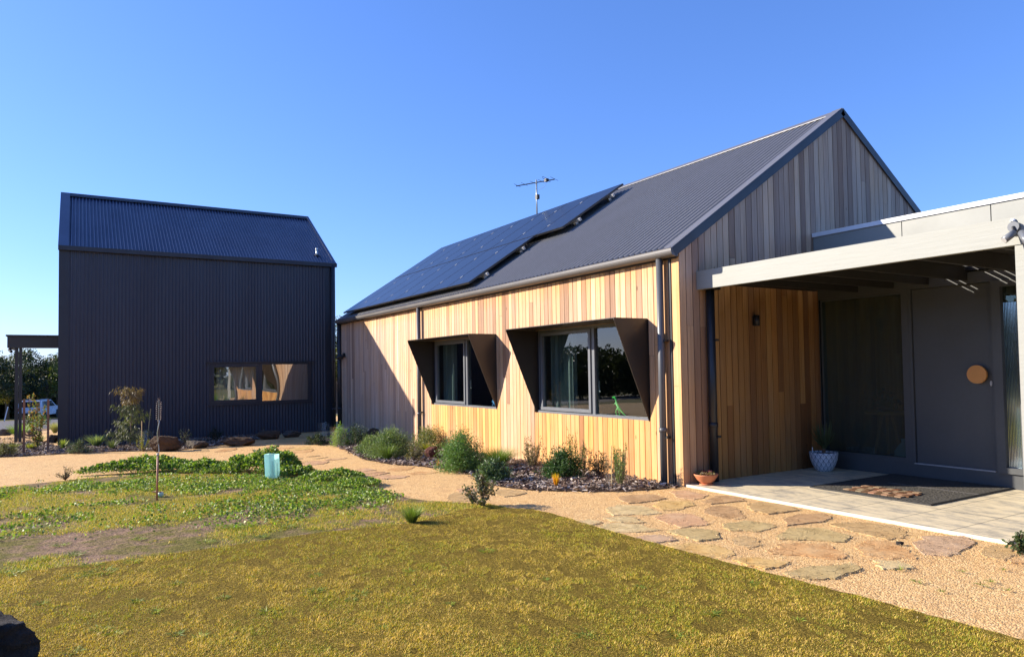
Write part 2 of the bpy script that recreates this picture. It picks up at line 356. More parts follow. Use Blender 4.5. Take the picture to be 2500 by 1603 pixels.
# ------------------------------------------------------------------ mesh helpers
def link(name, me, mat=None, parent=None, label=None, cat=None, group=None, kind=None):
    o = bpy.data.objects.new(name, me); COL.objects.link(o)
    if me is not None and mat is not None: me.materials.append(mat)
    if parent is not None:
        o.parent = parent
        o.matrix_parent_inverse = Matrix.Translation(-parent.location)
    if label: o['label'] = label
    if cat: o['category'] = cat
    if group: o['group'] = group
    if kind: o['kind'] = kind
    return o
def thing(name, label, cat, loc=(0, 0, 0), group=None):
    o = link(name, None, None, None, label, cat, group); o.location = loc; o.empty_display_size = .1; return o
class MB:
    def __init__(s): s.v = []; s.f = []; s.c = []; s.smooth = False; s.uv = None
    def quad(s, a, b, c, d, col=None):
        n = len(s.v); s.v += [tuple(a), tuple(b), tuple(c), tuple(d)]; s.f.append((n, n+1, n+2, n+3))
        if col is not None:
            s.c += ([col]*4 if not isinstance(col, list) else col)
        return s
    def poly(s, pts, col=None):
        n = len(s.v); s.v += [tuple(p) for p in pts]; s.f.append(tuple(range(n, n+len(pts))))
        if col is not None: s.c += [col]*len(pts)
        return s
    def box(s, x0, x1, y0, y1, z0, z1, col=None):
        n = len(s.v)
        s.v += [(x, y, z) for z in (z0, z1) for x, y in ((x0, y0), (x1, y0), (x1, y1), (x0, y1))]
        s.f += [tuple(n+i for i in q) for q in ((3, 2, 1, 0), (4, 5, 6, 7), (0, 1, 5, 4), (1, 2, 6, 5), (2, 3, 7, 6), (3, 0, 4, 7))]
        if col is not None: s.c += [col]*8
        return s
    def prism(s, pts, d):
        """closed polygon pts extruded along vector d"""
        n = len(s.v); k = len(pts); d = Vector(d)
        s.v += [tuple(p) for p in pts]+[tuple(Vector(p)+d) for p in pts]
        s.f.append(tuple(range(n+k-1, n-1, -1))); s.f.append(tuple(range(n+k, n+2*k)))
        for i in range(k): j = (i+1) % k; s.f.append((n+i, n+j, n+k+j, n+k+i))
        return s
    def tube(s, pts, rad, seg=8, cap=True):
        pts = [Vector(p) for p in pts]; n0 = len(s.v); k = len(pts)
        if not isinstance(rad, (list, tuple)): rad = [rad]*k
        for i, p in enumerate(pts):
            d = (pts[min(i+1, k-1)]-pts[max(i-1, 0)]).normalized()
            a = d.cross(Vector((0, 0, 1)) if abs(d.z) < .9 else Vector((1, 0, 0))).normalized(); b = d.cross(a)
            for j in range(seg):
                an = 2*math.pi*j/seg; s.v.append(tuple(p+(a*math.cos(an)+b*math.sin(an))*rad[i]))
        for i in range(k-1):
            for j in range(seg):
                q = (j+1) % seg; s.f.append((n0+i*seg+j, n0+i*seg+q, n0+(i+1)*seg+q, n0+(i+1)*seg+j))
        if cap: s.f.append(tuple(n0+j for j in range(seg-1, -1, -1))); s.f.append(tuple(n0+(k-1)*seg+j for j in range(seg)))
        return s
    def lathe(s, prof, cx, cy, seg=32, z0=0, uv=False):
        n0 = len(s.v); k = len(prof)
        for r, z in prof:
            for j in range(seg):
                a = 2*math.pi*j/seg; s.v.append((cx+r*math.cos(a), cy+r*math.sin(a), z0+z))
        for i in range(k-1):
            for j in range(seg):
                q = (j+1) % seg; s.f.append((n0+i*seg+j, n0+i*seg+q, n0+(i+1)*seg+q, n0+(i+1)*seg+j))
        return s
    def build(s, name, mat, parent=None, smooth=False, **k):
        me = bpy.data.meshes.new(name); me.from_pydata(s.v, [], s.f); me.update()
        if s.c and len(s.c) == len(s.v):
            at = me.color_attributes.new('col', 'FLOAT_COLOR', 'POINT')
            arr = np.ones((len(s.v), 4), 'f'); arr[:, :3] = np.array(s.c); at.data.foreach_set('color', arr.ravel())
        if smooth: me.polygons.foreach_set('use_smooth', [True]*len(me.polygons))
        return link(name, me, mat, parent, **k)
def npmesh(name, V, F, C, mat, parent=None, smooth=False, **k):
    """V (n,3), F (m,q) constant size faces, C (n,3)"""
    me = bpy.data.meshes.new(name); n, q = F.shape
    me.vertices.add(len(V)); me.vertices.foreach_set('co', np.ascontiguousarray(V, 'f').ravel())
    me.loops.add(n*q); me.loops.foreach_set('vertex_index', np.ascontiguousarray(F, 'i').ravel())
    me.polygons.add(n); me.polygons.foreach_set('loop_start', np.arange(0, n*q, q, dtype='i'))
    if smooth: me.polygons.foreach_set('use_smooth', np.ones(n, bool))
    me.update(calc_edges=True)
    if C is not None:
        at = me.color_attributes.new('col', 'FLOAT_COLOR', 'POINT'); arr = np.ones((len(V), 4), 'f'); arr[:, :3] = C
        at.data.foreach_set('color', arr.ravel())
    return link(name, me, mat, parent, **k)
def unit(a): return a/np.maximum(np.linalg.norm(a, axis=1, keepdims=True), 1e-9)
def leafmesh(P, D, L, W, C, fold=.0, rg=rng):
    """diamond leaves: P base, D direction, L length, W width, C colour; returns V,F,C"""
    n = len(P); D = unit(D); r = unit(rg.normal(size=(n, 3))); S = unit(np.cross(D, r)); N = np.cross(S, D)
    L = np.broadcast_to(L, n)[:, None]; W = np.broadcast_to(W, n)[:, None]
    V = np.stack([P, P+D*L*.45+S*W*.5+N*W*fold, P+D*L, P+D*L*.45-S*W*.5+N*W*fold], 1).reshape(-1, 3)
    F = np.arange(4*n).reshape(n, 4); return V, F, np.repeat(C, 4, 0)
def blades(P, D, L, W, bend, C, Ctip=None, rg=rng):
    """grass blades of 3 sections bending over; strips of quads + tip"""
    n = len(P); D = unit(D); L = np.broadcast_to(L, n)[:, None]; W = np.broadcast_to(W, n)[:, None]
    S = unit(np.cross(D, np.array([[0, 0, 1.]]))+1e-4); an = rg.uniform(0, 6.28, (n, 1)); S = unit(S*np.cos(an)*.5+S+rg.normal(size=(n, 3))*.25)
    H = D.copy(); H[:, 2] = 0; H = unit(H); g = np.zeros((n, 3)); g[:, 2] = -1
    pts = []
    for k, t in enumerate((0, .35, .7, 1)):
        p = P+D*L*t+(H*.35+g*.75)*L*bend*(t*t); pts.append(p)
    ws = (1, .85, .5, .08)
    V = np.stack([pts[k]+S*W*ws[k]*.5*sg for k in range(4) for sg in (-1, 1)], 1).reshape(-1, 3)
    b = np.arange(n)[:, None]*8; F = np.concatenate([b+np.array([[0, 1, 3, 2]]), b+np.array([[2, 3, 5, 4]]), b+np.array([[4, 5, 7, 6]])], 0)
    if Ctip is None: CC = np.repeat(C, 8, 0)
    else:
        ts_ = np.array([0, 0, .3, .3, .7, .7, 1, 1])[None, :, None]; CC = (C[:, None]*(1-ts_)+Ctip[:, None]*ts_).reshape(-1, 3)
    return V, F, CC
def cat(parts):
    V = []; F = []; C = []; n = 0
    for v, f, c in parts: V.append(v); F.append(f+n); C.append(c); n += len(v)
    return np.concatenate(V), np.concatenate(F), np.concatenate(C)
def cvar(c, n, v=.25, rg=rng, hue=.08):
    k = rg.uniform(1-v, 1+v, (n, 1)); h = rg.uniform(1-hue, 1+hue, (n, 3)); return np.clip(np.array([c])*k*h, 0, 1)
def inpoly(X, Y, poly):
    P = np.array([(p[0], p[1]) for p in poly]); r = np.zeros(len(X), bool); j = len(P)-1
    for i in range(len(P)):
        c = ((P[i, 1] > Y) != (P[j, 1] > Y)) & (X < (P[j, 0]-P[i, 0])*(Y-P[i, 1])/(P[j, 1]-P[i, 1]+1e-12)+P[i, 0]); r ^= c; j = i
    return r
def gzv(x): return np.where(x > 0, -.03, np.where(x > -15, -.03+.0162*x, np.where(x > -18, -.273, np.maximum(-.273-.038*(-18-x), -2.0))))
def sheet(name, poly, lift, mat, jitter=.0, step=.12, **k):
    pts = []
    n = len(poly); rr = random.Random(len(name)*7+n)
    for i in range(n):
        a = Vector(poly[i][:2]); b = Vector(poly[(i+1) % n][:2]); d = (b-a); m_ = max(1, int(d.length/step)) if jitter else 1
        for q in range(m_):
            p = a+d*(q/m_)
            if jitter: p += Vector((rr.uniform(-1, 1), rr.uniform(-1, 1)))*jitter
            pts.append(p)
    bm = bmesh.new(); vs = [bm.verts.new((p.x, p.y, 0)) for p in pts]; f = bm.faces.new(vs)
    if f.normal.z < 0: f.normal_flip()
    bmesh.ops.triangulate(bm, faces=bm.faces[:])
    for kx in (0, -15, -18, -30, -45, -63):
        bmesh.ops.bisect_plane(bm, geom=bm.verts[:]+bm.edges[:]+bm.faces[:], plane_co=(kx, 0, 0), plane_no=(1, 0, 0), dist=1e-4)
    for v in bm.verts: v.co.z = gz(v.co.x)+lift
    bm.normal_update()
    for f in bm.faces:
        if f.normal.z < 0: f.normal_flip()
    me = bpy.data.meshes.new(name); bm.to_mesh(me); bm.free()
    return link(name, me, mat, **k)
def smoothpoly(pts, it=2):
    for _ in range(it):
        q = []
        for i in range(len(pts)):
            a, b = Vector(pts[i][:2]), Vector(pts[(i+1) % len(pts)][:2]); q += [a*.75+b*.25, a*.25+b*.75]
        pts = q
    return pts

# ------------------------------------------------------------------ ground
xs_ = [-600, -200, -100, -63.46, -55, -45, -36, -28, -22, -18, -15, -10, -5, 0, 20, 100, 400]; ys_ = [-500, -100, -30, -10, 0, 10, 30, 100, 500]
g = MB()
for i in range(len(xs_)-1):
    for j in range(len(ys_)-1):
        g.quad(*[(x, y, gz(x)) for x, y in ((xs_[i], ys_[j]), (xs_[i+1], ys_[j]), (xs_[i+1], ys_[j+1]), (xs_[i], ys_[j+1]))])
g.build('ground', M['far'], kind='structure')
sheet('gravel_path', [(-23, -16), (9, -16), (9, 12), (-23, 12)], .004, M['gravel'], kind='structure')
sheet('road', [(-56, -40), (-30, -40), (-25, -8), (-30, 30), (-58, 30)], .008, M['road'], kind='structure')
G = lambda *uv: [gp(u, v) for u, v in uv]
lawn_poly = [(-.1, -2.35), (0.15, -2.12), (.5, -2.08), (1.2, -2.1), (2.2, -2.07), (3.4, -2.0), (4.3, -1.96), (9, -1.9), (9, -14), (0.4, -14), (.1, -9), (-.05, -6.2), (0, -5.5), (0, -4.95), (-.05, -4.1), (.06, -3.3), (-.12, -2.9), (-.28, -2.6)]
soil_poly = [(-1.0, -2.75), (-2.2, -2.85), (-3.6, -3.1), (-5.0, -4.1), (-5.9, -5.3), (-5.6, -6.5), (-5.2, -9), (-3, -14), (2, -14), (1, -2.9), (0.1, -2.25), (-.4, -2.3)]
sheet('soil_patch', smoothpoly(soil_poly, 1), .008, M['soilground'], .03, kind='structure')
sheet('lawn', lawn_poly, .016, M['turf'], .012, .06, kind='structure')
bed1 = G((840, 1098), (893, 1123), (956, 1134), (1013, 1138), (1065, 1143), (1131, 1153), (1162, 1168), (1194, 1184), (1256, 1193), (1320, 1199), (1420, 1201), (1520, 1201), (1590, 1197), (1650, 1190))
bed1 = [Vector(p[:2]) for p in bed1]+[Vector((-.02, .0)), Vector((-11.9, 0)), Vector((-11.6, -.55))]
bed2 = G((0, 1117), (60, 1114), (200, 1106), (340, 1101), (430, 1100), (500, 1092), (600, 1080), (690, 1058), (760, 1048))
bed2 = [Vector(p[:2]) for p in bed2]+[Vector((-13.0, -.2)), Vector((-13.0, -6.15)), Vector((-17, -6.9)), Vector((-16.5, -9.5)), Vector((-12, -9.5))]
sheet('mulch_bed', bed1, .009, M['mulch'], .02, kind='structure')
sheet('mulch_bed', bed2, .009, M['mulch'], .02, kind='structure')
sheet('gravel_path', G((0, 1073), (90, 1071), (150, 1066), (150, 1074), (90, 1081), (0, 1086)), .03, M['gravel'], .02, kind='structure')

# loose grains on the gravel
def scatter(n, x0, x1, y0, y1, rg, dens=True):
    X = rg.uniform(x0, x1, n); Y = rg.uniform(y0, y1, n)
    if dens:
        d = np.hypot(X-CP.x, Y-CP.y); k = rg.uniform(0, 1, n) < np.clip((5.5/d)**1.6, 0, 1); X = X[k]; Y = Y[k]
    return X, Y
def near_field(rg, n, x0, x1, y0, y1): return scatter(n, x0, x1, y0, y1, rg)
rg = np.random.default_rng(3)
X, Y = near_field(rg, 330000, -9, 5, -6.5, 0.0)
k = ~inpoly(X, Y, lawn_poly) & ~inpoly(X, Y, soil_poly) & ~inpoly(X, Y, bed1) & ~((X > -.02) & (Y > -.01)) & (Y < -.01)
X = X[k]; Y = Y[k]; n = len(X); S = rg.uniform(.0014, .0036, n)
P = np.stack([X, Y, gzv(X)+.004], 1)
oc = np.array([(1, 0, 0), (-.5, .87, 0), (-.5, -.87, 0), (0, 0, .9)]); an = rg.uniform(0, 6.28, n)
c_, s_ = np.cos(an), np.sin(an); O = np.stack([oc[None, :, 0]*c_[:, None]-oc[None, :, 1]*s_[:, None], oc[None, :, 0]*s_[:, None]+oc[None, :, 1]*c_[:, None], np.repeat(oc[None, :, 2], n, 0)], 2)
O[:, :, :] += rg.normal(size=O.shape)*.25
V = (P[:, None]+O*S[:, None, None]).reshape(-1, 3); b = np.arange(n)[:, None]*4
F = np.concatenate([b+np.array([[0, 1, 3]]), b+np.array([[1, 2, 3]]), b+np.array([[2, 0, 3]])])
pal = np.array([(.73, .49, .23), (.67, .42, .18), (.59, .35, .14), (.79, .60, .34), (.46, .27, .11), (.70, .45, .21)]); C = np.repeat(pal[rg.integers(0, 6, n)], 4, 0)
npmesh('gravel_grains', V, F, C, M['pebble'], kind='stuff', label='loose granite grains scattered over the tan gravel path', cat='gravel')

# mulch chips
def chips(poly, n, seed, lift=.02):
    rg = np.random.default_rng(seed); P = np.array([(p[0], p[1]) for p in poly]); lo = P.min(0); hi = P.max(0)
    X, Y = scatter(n, lo[0]-.1, hi[0]+.1, lo[1]-.1, hi[1]+.1, rg, False); jx, jy = rg.normal(size=len(X))*.05, rg.normal(size=len(X))*.05; k = inpoly(X+jx, Y+jy, poly) & ~((Y > -.02) & (X < .1) & (X > -12)); X = X[k]; Y = Y[k]; n = len(X)
    Z = gzv(X)+lift+rg.uniform(-.01, .022, n); D = rg.normal(size=(n, 3)); D[:, 2] *= .3; L = rg.uniform(.02, .075, n)
    pal = np.array([(.14, .09, .065), (.27, .19, .14), (.42, .33, .27), (.58, .50, .43), (.20, .12, .08), (.07, .05, .04)])
    C = pal[rg.choice(6, n, p=[.14, .24, .25, .20, .11, .06])]
    D = unit(D); Nn = unit(np.cross(D, np.cross(D, rg.normal(size=(n, 3))*.5+np.array([[0, 0, 1.]])))); S = np.cross(D, Nn); W = (L*rg.uniform(.18, .4, n))[:, None]; L = L[:, None]
    B = np.stack([X, Y, Z], 1); V = np.stack([B-D*L*.5-S*W*.5, B-D*L*.5+S*W*.5, B+D*L*.5+S*W*.35, B+D*L*.5-S*W*.35], 1).reshape(-1, 3)
    return V, np.arange(4*n).reshape(n, 4), np.repeat(C, 4, 0)
V, F, C = chips(bed1, 34000, 5); npmesh('bark_mulch', V, F, C, M['chip'], kind='stuff', label='grey brown bark mulch along the timber wall', cat='mulch')
V, F, C = chips(bed2, 40000, 6); npmesh('bark_mulch', V, F, C, M['chip'], kind='stuff', label='grey brown bark mulch beside the dark metal shed', cat='mulch')

# lawn blades
def blade3(X, Y, L, W, C, lift, rg, lean=.8):
    n = len(X); B = np.stack([X, Y, gzv(X)+lift], 1); an = rg.uniform(0, 6.28, n); le = rg.uniform(.2, lean, n)
    D = unit(np.stack([np.cos(an)*le, np.sin(an)*le, np.ones(n)*.7], 1)); S = unit(np.stack([-np.sin(an), np.cos(an), rg.normal(size=n)*.3], 1))
    L = L[:, None]; V = np.stack([B-S*W*.5, B+S*W*.5, B+D*L], 1).reshape(-1, 3); return V, np.arange(3*n).reshape(n, 3), np.repeat(C, 3, 0)
def vnoise(X, Y, f, seed):
    r = np.random.default_rng(seed); T = r.uniform(0, 1, (64, 64)); x = X*f; y = Y*f; xi = np.floor(x).astype(int); yi = np.floor(y).astype(int); fx = x-xi; fy = y-yi
    fx = fx*fx*(3-2*fx); fy = fy*fy*(3-2*fy)
    return (T[xi % 64, yi % 64]*(1-fx)*(1-fy)+T[(xi+1) % 64, yi % 64]*fx*(1-fy)+T[xi % 64, (yi+1) % 64]*(1-fx)*fy+T[(xi+1) % 64, (yi+1) % 64]*fx*fy)
rg = np.random.default_rng(11)
X = rg.uniform(-.5, 6.2, 1500000); Y = rg.uniform(-9, -1.9, len(X))
d = np.hypot(X-CP.x, Y-CP.y); vis = ((X-CP.x)*cF.x+(Y-CP.y)*cF.y) > .4*d
k = inpoly(X, Y, lawn_poly) & (rg.uniform(0, 1, len(X)) < np.clip((3.6/d)**1.1, .0, 1)) & (d > 1.2) & vis; X = X[k]; Y = Y[k]; n = len(X)
a = vnoise(X, Y, 1.6, 1)*.5+vnoise(X, Y, 5, 2)*.3+vnoise(X, Y, 17, 3)*.2
ed = np.clip((-2.0-Y)/.5, 0, 1)  # greener near the path edge
gr = np.clip((a-.42)*4+.25*(1-ed), 0, 1)[:, None]
thin = (vnoise(X, Y, 9, 9)*.5+vnoise(X*.6+Y*.5, Y, 22, 8)*.5)
keep = thin > .33; X = X[keep]; Y = Y[keep]; gr = gr[keep]; n = len(X)
dry = np.array([(.84, .57, .16)]); mid = np.array([(.56, .43, .045)]); grn = np.array([(.28, .35, .035)])
u = rg.uniform(0, 1, (n, 1)); C = np.where(u < .50-.36*gr, dry, np.where(u < .95-.28*gr, mid, grn))*rg.uniform(.65, 1.35, (n, 1))
cl_ = np.clip(vnoise(X, Y, 7, 5)*.45+vnoise(X+Y, Y, 19, 6)*.35+vnoise(X, Y+X*.3, 41, 7)*.2, 0, 1); L = .005+.021*np.clip((cl_-.22)*1.7, .0, 1)**1.3*rg.uniform(.55, 1.15, n)
V, F, C = blade3(X, Y, L, .0033, C, .014, rg, 1.3); npmesh('lawn_grass', V, F, C, M['blade'], kind='stuff', label='short dry yellow green lawn grass in the foreground', cat='grass')

# soil patch grass: sparse, patchy
rg = np.random.default_rng(12)
X = rg.uniform(-6.2, 1, 900000); Y = rg.uniform(-9, -2.2, len(X)); d = np.hypot(X-CP.x, Y-CP.y)
bare = np.exp(-((X+.9+.22*(Y+6))/.55)**2)   # bare strip beside the lawn
a = vnoise(X, Y, 1.3, 21)*.5+vnoise(X, Y, 4, 22)*.35+vnoise(X, Y, 13, 23)*.15
k = inpoly(X, Y, soil_poly) & ~inpoly(X, Y, lawn_poly) & (a-.30*bare > rg.uniform(.30, .50, len(X))) & (rg.uniform(0, 1, len(X)) < np.clip((6/d)**1.1, 0, 1)*.8)
X = X[k]; Y = Y[k]; n = len(X); u = rg.uniform(0, 1, (n, 1))
C = np.where(u < .25, dry, np.where(u < .6, mid, np.array([(.27, .34, .03)])))*rg.uniform(.6, 1.4, (n, 1))
V, F, C = blade3(X, Y, rg.uniform(.012, .035, n), .0042, C, .008, rg, 1.2); npmesh('patchy_grass', V, F, C, M['blade'], kind='stuff', label='patchy mown grass over bare soil beyond the lawn', cat='grass')

# clover / broad-leaf weeds
def weed_h(X, Y):
    """height of the leafy hump"""
    h = np.zeros(len(X))
    for (u, v, r, hh) in ((250, 1152, .5, .14), (310, 1150, .5, .16), (360, 1148, .5, .2), (410, 1150, .45, .17), (460, 1148, .4, .09), (500, 1150, .4, .13), (545, 1152, .35, .1), (600, 1153, .33, .26), (640, 1152, .36, .36), (680, 1155, .33, .29), (715, 1162, .3, .14), (830, 1170, .35, .09), (790, 1172, .35, .08), (870, 1188, .35, .06)):
        p = gp(u, v); h = np.maximum(h, hh*np.clip(1-((X-p.x)**2+(Y-p.y)**2)/r**2, 0, 1)**.6)
    return h
rg = np.random.default_rng(13)
X = rg.uniform(-6.3, 1, 420000); Y = rg.uniform(-9, -2.3, len(X)); h = weed_h(X, Y)
a = vnoise(X, Y, 1.1, 31)*.45+vnoise(X, Y, 3.3, 32)*.35+vnoise(X, Y, 9, 33)*.2
back = np.clip((-X-1.0)/2.2, 0, 1); edge = np.clip((-2.9-Y+(-X-1)*.0)/.6, 0, 1)
rightz = np.clip(1-np.abs(Y+3.4)/1.7, 0, 1)*np.clip((-.55-X)/.6, 0, 1)
near0 = (X < -.35)
pr_ = np.clip(np.clip((a-.45)*6, 0, 1)*np.maximum(back*.9, rightz*1.0)+.10*(a > .40)*(X < -1.3), 0, 1)*near0+(h > .03)*1.0
k = (inpoly(X, Y, soil_poly) | (h > .02)) & ~inpoly(X, Y, lawn_poly) & (rg.uniform(0, 1, len(X)) < pr_*np.where(h > .03, 1.0, .36))
X = X[k]; Y = Y[k]; h = h[k]; n = len(X)
Z = gzv(X)+.010+h*(.55+.75*vnoise(X, Y, 6, 44))*rg.uniform(.15, 1.0, n)**.5+rg.uniform(0, .028, n)*(.3+1.2*vnoise(X, Y, 8, 45))
D = rg.normal(size=(n, 3)); D[:, 2] = np.abs(D[:, 2])*.6+.2
pal = np.array([(.10, .20, .02), (.19, .32, .03), (.32, .45, .05), (.09, .15, .045), (.42, .46, .12)]); C = pal[rg.integers(0, 5, n)]*rg.uniform(.7, 1.3, (n, 1))
sz = rg.uniform(.012, .034, n)*(1+.55*(h > .08))
V, F, C = leafmesh(np.stack([X, Y, Z], 1), D, sz, sz*.85, C, .15, rg); npmesh('leafy_weeds', V, F, C, M['leaf'], kind='stuff', label='low leafy green weeds spreading over the soil patch', cat='weeds')
# grass blades among the weeds
k = rg.uniform(0, 1, n) < .5; X2 = X[k]+rg.normal(size=int(k.sum()))*.05; Y2 = Y[k]+rg.normal(size=len(X2))*.05; h2 = h[k]; n2 = len(X2); an = rg.uniform(0, 6.28, n2)
P = np.stack([X2, Y2, gzv(X2)+.01+h2*.6], 1); D = np.stack([np.cos(an)*.5, np.sin(an)*.5, np.ones(n2)], 1)
V, F, C = blades(P, D, rg.uniform(.02, .055, n2)*(1+h2*2), .004, .6, cvar((.22, .30, .04), n2, .4, rg), cvar((.45, .46, .12), n2, .3, rg), rg); npmesh('weed_grass', V, F, C, M['leaf'], kind='stuff', label='fine grass blades growing through the leafy weeds', cat='grass')
# small weed tufts dotted through the lawn and the patch
rg = np.random.default_rng(14); parts = []
spots = [(505, 1327, .10, 1), (180, 1358, .10, 0), (225, 1385, .08, 1), (325, 1376, .09, 1), (245, 1402, .14, 1), (180, 1412, .1, 0), (20, 1405, .12, 1), (90, 1370, .07, 1), (545, 1290, .14, 1), (575, 1292, .14, 1), (600, 1288, .12, 1), (770, 1410, .05, 0), (770, 1450, .05, 0), (880, 1455, .05, 0), (858, 1470, .05, 0), (545, 1465, .05, 0), (332, 1474, .04, 0), (245, 1543, .06, 0), (275, 1555, .05, 1), (490, 1562, .05, 1), (430, 1555, .04, 0), (700, 1290, .08, 0), (640, 1315, .07, 0), (150, 1335, .08, 1), (340, 1320, .07, 1), (430, 1430, .04, 0), (175, 1597, .07, 0), (1430, 1560, .05, 0), (1190, 1350, .06, 1), (1740, 1505, .05, 0), (60, 1300, .15, 1), (120, 1290, .12, 1), (1840, 1430, .04, 0), (1560, 1440, .05, 0), (2420, 1425, .02, 0), (2350, 1400, .015, 0), (2240, 1425, .02, 0), (2460, 1446, .015, 0), (2395, 1432, .02, 0), (2200, 1395, .012, 0), (2300, 1450, .014, 0), (2450, 1395, .015, 0), (1000, 1400, .035, 1), (1100, 1480, .03, 1), (1330, 1420, .03, 0), (650, 1500, .04, 1), (930, 1540, .035, 0), (1650, 1560, .035, 0), (1950, 1520, .03, 1), (380, 1500, .03, 1), (100, 1480, .04, 1)]
for u, v, r, y in spots:
    p = gp(u, v); n = int(90*r/.08); an = rg.uniform(0, 6.28, n); rr = r*np.sqrt(rg.uniform(0, 1, n))*.7
    P = np.stack([p.x+np.cos(an)*rr, p.y+np.sin(an)*rr, np.full(n, p.z+.015)], 1); D = np.stack([np.cos(an), np.sin(an), rg.uniform(.4, 1.4, n)], 1)
    c = cvar((.34, .44, .04) if y else (.19, .30, .035), n, .3, rg); c = c*.75+np.array([[.30, .27, .03]])*.25; parts.append(blades(P, D, rg.uniform(.014, .058, n)*rg.uniform(.6, 1.3), .0042, .6, c, rg=rg))
V, F, C = cat(parts); npmesh('grass_tufts', V, F, C, M['leaf'], kind='stuff', label='small bright weed tufts dotted through the lawn', cat='weeds')

rg = np.random.default_rng(15); n = 900; X = rg.uniform(-9, 5.5, n); Y = rg.uniform(-8, -.1, n); Z = gzv(X)+np.where(inpoly(X, Y, lawn_poly), .034, .012)
pal = np.array([(.20, .11, .05), (.34, .22, .10), (.10, .06, .03), (.45, .36, .2)]); D = rg.normal(size=(n, 3)); D[:, 2] *= .2
V, F, C = leafmesh(np.stack([X, Y, Z], 1), D, rg.uniform(.008, .026, n), rg.uniform(.004, .011, n), pal[rg.integers(0, 4, n)], .1, rg); npmesh('leaf_litter', V, F, C, M['chip'], kind='stuff', label='tiny dry leaves and twigs scattered on gravel and lawn', cat='litter')
# ------------------------------------------------------------------ timber house
W_, L_, ZE, ZR, GO = 6.157, 12.02, 2.64, 4.787, .119
SL = (ZR-ZE)/(W_/2+GO)
def roofz(y): return ZE+(min(y, W_-y)+GO)*SL
HOUSE = thing('timber_house', 'long gabled house clad in vertical honey timber boards with charcoal roof', 'house', (-6, 3, 0))
WIN = [(-6.54, -4.108), (-2.95, -.518)]; WZ0, WZ1 = .675, 1.885
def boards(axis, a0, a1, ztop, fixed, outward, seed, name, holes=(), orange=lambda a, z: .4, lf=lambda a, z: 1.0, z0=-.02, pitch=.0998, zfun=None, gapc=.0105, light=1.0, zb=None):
    rr = random.Random(seed); mb = MB(); n = int(round((a1-a0)/pitch)); pw = (a1-a0)/n
    tones = [(.5+(rr.random()-.5)*.5 if rr.random() < .88 else rr.random()) if axis == 'x' else rr.random()**1.25*.82 for _ in range(n)]
    def P(a, z, dep):
        o = fixed+outward*dep
        return (a, o, z) if axis == 'x' else (o, a, z)
    for i in range(n):
        l = a0+i*pw+gapc/2; r = l+pw-gapc; zt0 = ztop(l); zt1 = ztop(r)
        mid = (l+r)/2; zb0 = (zb(mid) if zb else z0); segs = [(zb0, None)]
        for (h0, h1) in holes:
            if r > h0+.01 and l < h1-.01: segs = [(zb0, WZ0+.005), (WZ1-.005, None)]
        cuts = []
        for (s0, s1) in segs:
            top = s1 if s1 is not None else min(zt0, zt1)
            if s1 is None and rr.random() < .55 and top-s0 > 1.2:
                c = rr.uniform(s0+.3, top-.3); cuts += [(s0, c-.0015, False), (c+.0015, None, True)]
            else: cuts.append((s0, s1, s1 is None))
        for ci, (s0, s1, last) in enumerate(cuts):
            tone = rr.random() if ci else tones[i]; br = light*rr.uniform(.92, 1.07); dep = .022+rr.uniform(-.0015, .0015)
            ta = zt0 if s1 is None else s1; tb = zt1 if s1 is None else s1
            zmin = min(ta, tb); K = max(1, int((zmin-s0)/.35)); prev = None
            for q in range(K+1):
                za = s0+(ta-s0)*q/K; zb_ = s0+(tb-s0)*q/K
                oa = min(1, max(0, orange(mid, (za+zb_)/2)))
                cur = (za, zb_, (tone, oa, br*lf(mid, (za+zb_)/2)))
                if prev:
                    A, B, cc = prev
                    mb.quad(P(l, A, dep), P(r, B, dep), P(r, zb_, dep), P(l, za, dep), [cc, cc, cur[2], cur[2]])
                    mb.quad(P(l, A, 0), P(l, A, dep), P(l, za, dep), P(l, za, 0), [cc, cc, cur[2], cur[2]])
                    mb.quad(P(r, B, dep), P(r, B, 0), P(r, zb_, 0), P(r, zb_, dep), [cc, cc, cur[2], cur[2]])
                prev = cur
            cc = prev[2]; mb.quad(P(l, ta, dep), P(r, tb, dep), P(r, tb, 0), P(l, ta, 0), [cc]*4)
            c0 = (tone, orange(mid, s0), br); mb.quad(P(l, s0, 0), P(r, s0, 0), P(r, s0, dep), P(l, s0, dep), [c0]*4)
    return mb.build(name, M['wood'], HOUSE)
def sst(a, b, x): t_ = min(1, max(0, (x-a)/(b-a))); return t_*t_*(3-2*t_)
def or_long(x, z):
    o = .08+.28*sst(-10, -6, x)
    if any(a-.1 < x < b+.1 for a, b in WIN) and z < .75: o = .85+.1*sst(.0, .6, z)
    o = max(o, .9*sst(2.25, 2.60, z)); o = max(o, .62*sst(-.9, -.1, x)); o = max(o, .5*sst(.9, .2, z)*sst(-5, -3.5, x))
    return o
def or_gable(y, z):
    u = sst(.1, .55, y)*sst(2.45, 2.1, z); lo = sst(2.2, 1.0, z)*.62
    return max(.06+.18*sst(3.3, 2.3, z), u*.95, lo*.8)
boards('x', -L_, -.0, lambda x: 2.66, -.0, -1, 1, 'timber_wall', WIN, or_long, light=1.09, zb=lambda x: gz(x)-.03)
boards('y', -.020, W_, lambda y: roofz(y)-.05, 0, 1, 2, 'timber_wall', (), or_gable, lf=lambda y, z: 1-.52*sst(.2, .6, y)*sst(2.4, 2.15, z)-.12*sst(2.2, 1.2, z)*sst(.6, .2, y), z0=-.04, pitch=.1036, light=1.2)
boards('x', -L_, 0, lambda x: 2.66, W_, 1, 3, 'timber_wall', (), lambda a, z: .3, zb=lambda x: gz(x)-.03, pitch=.2)
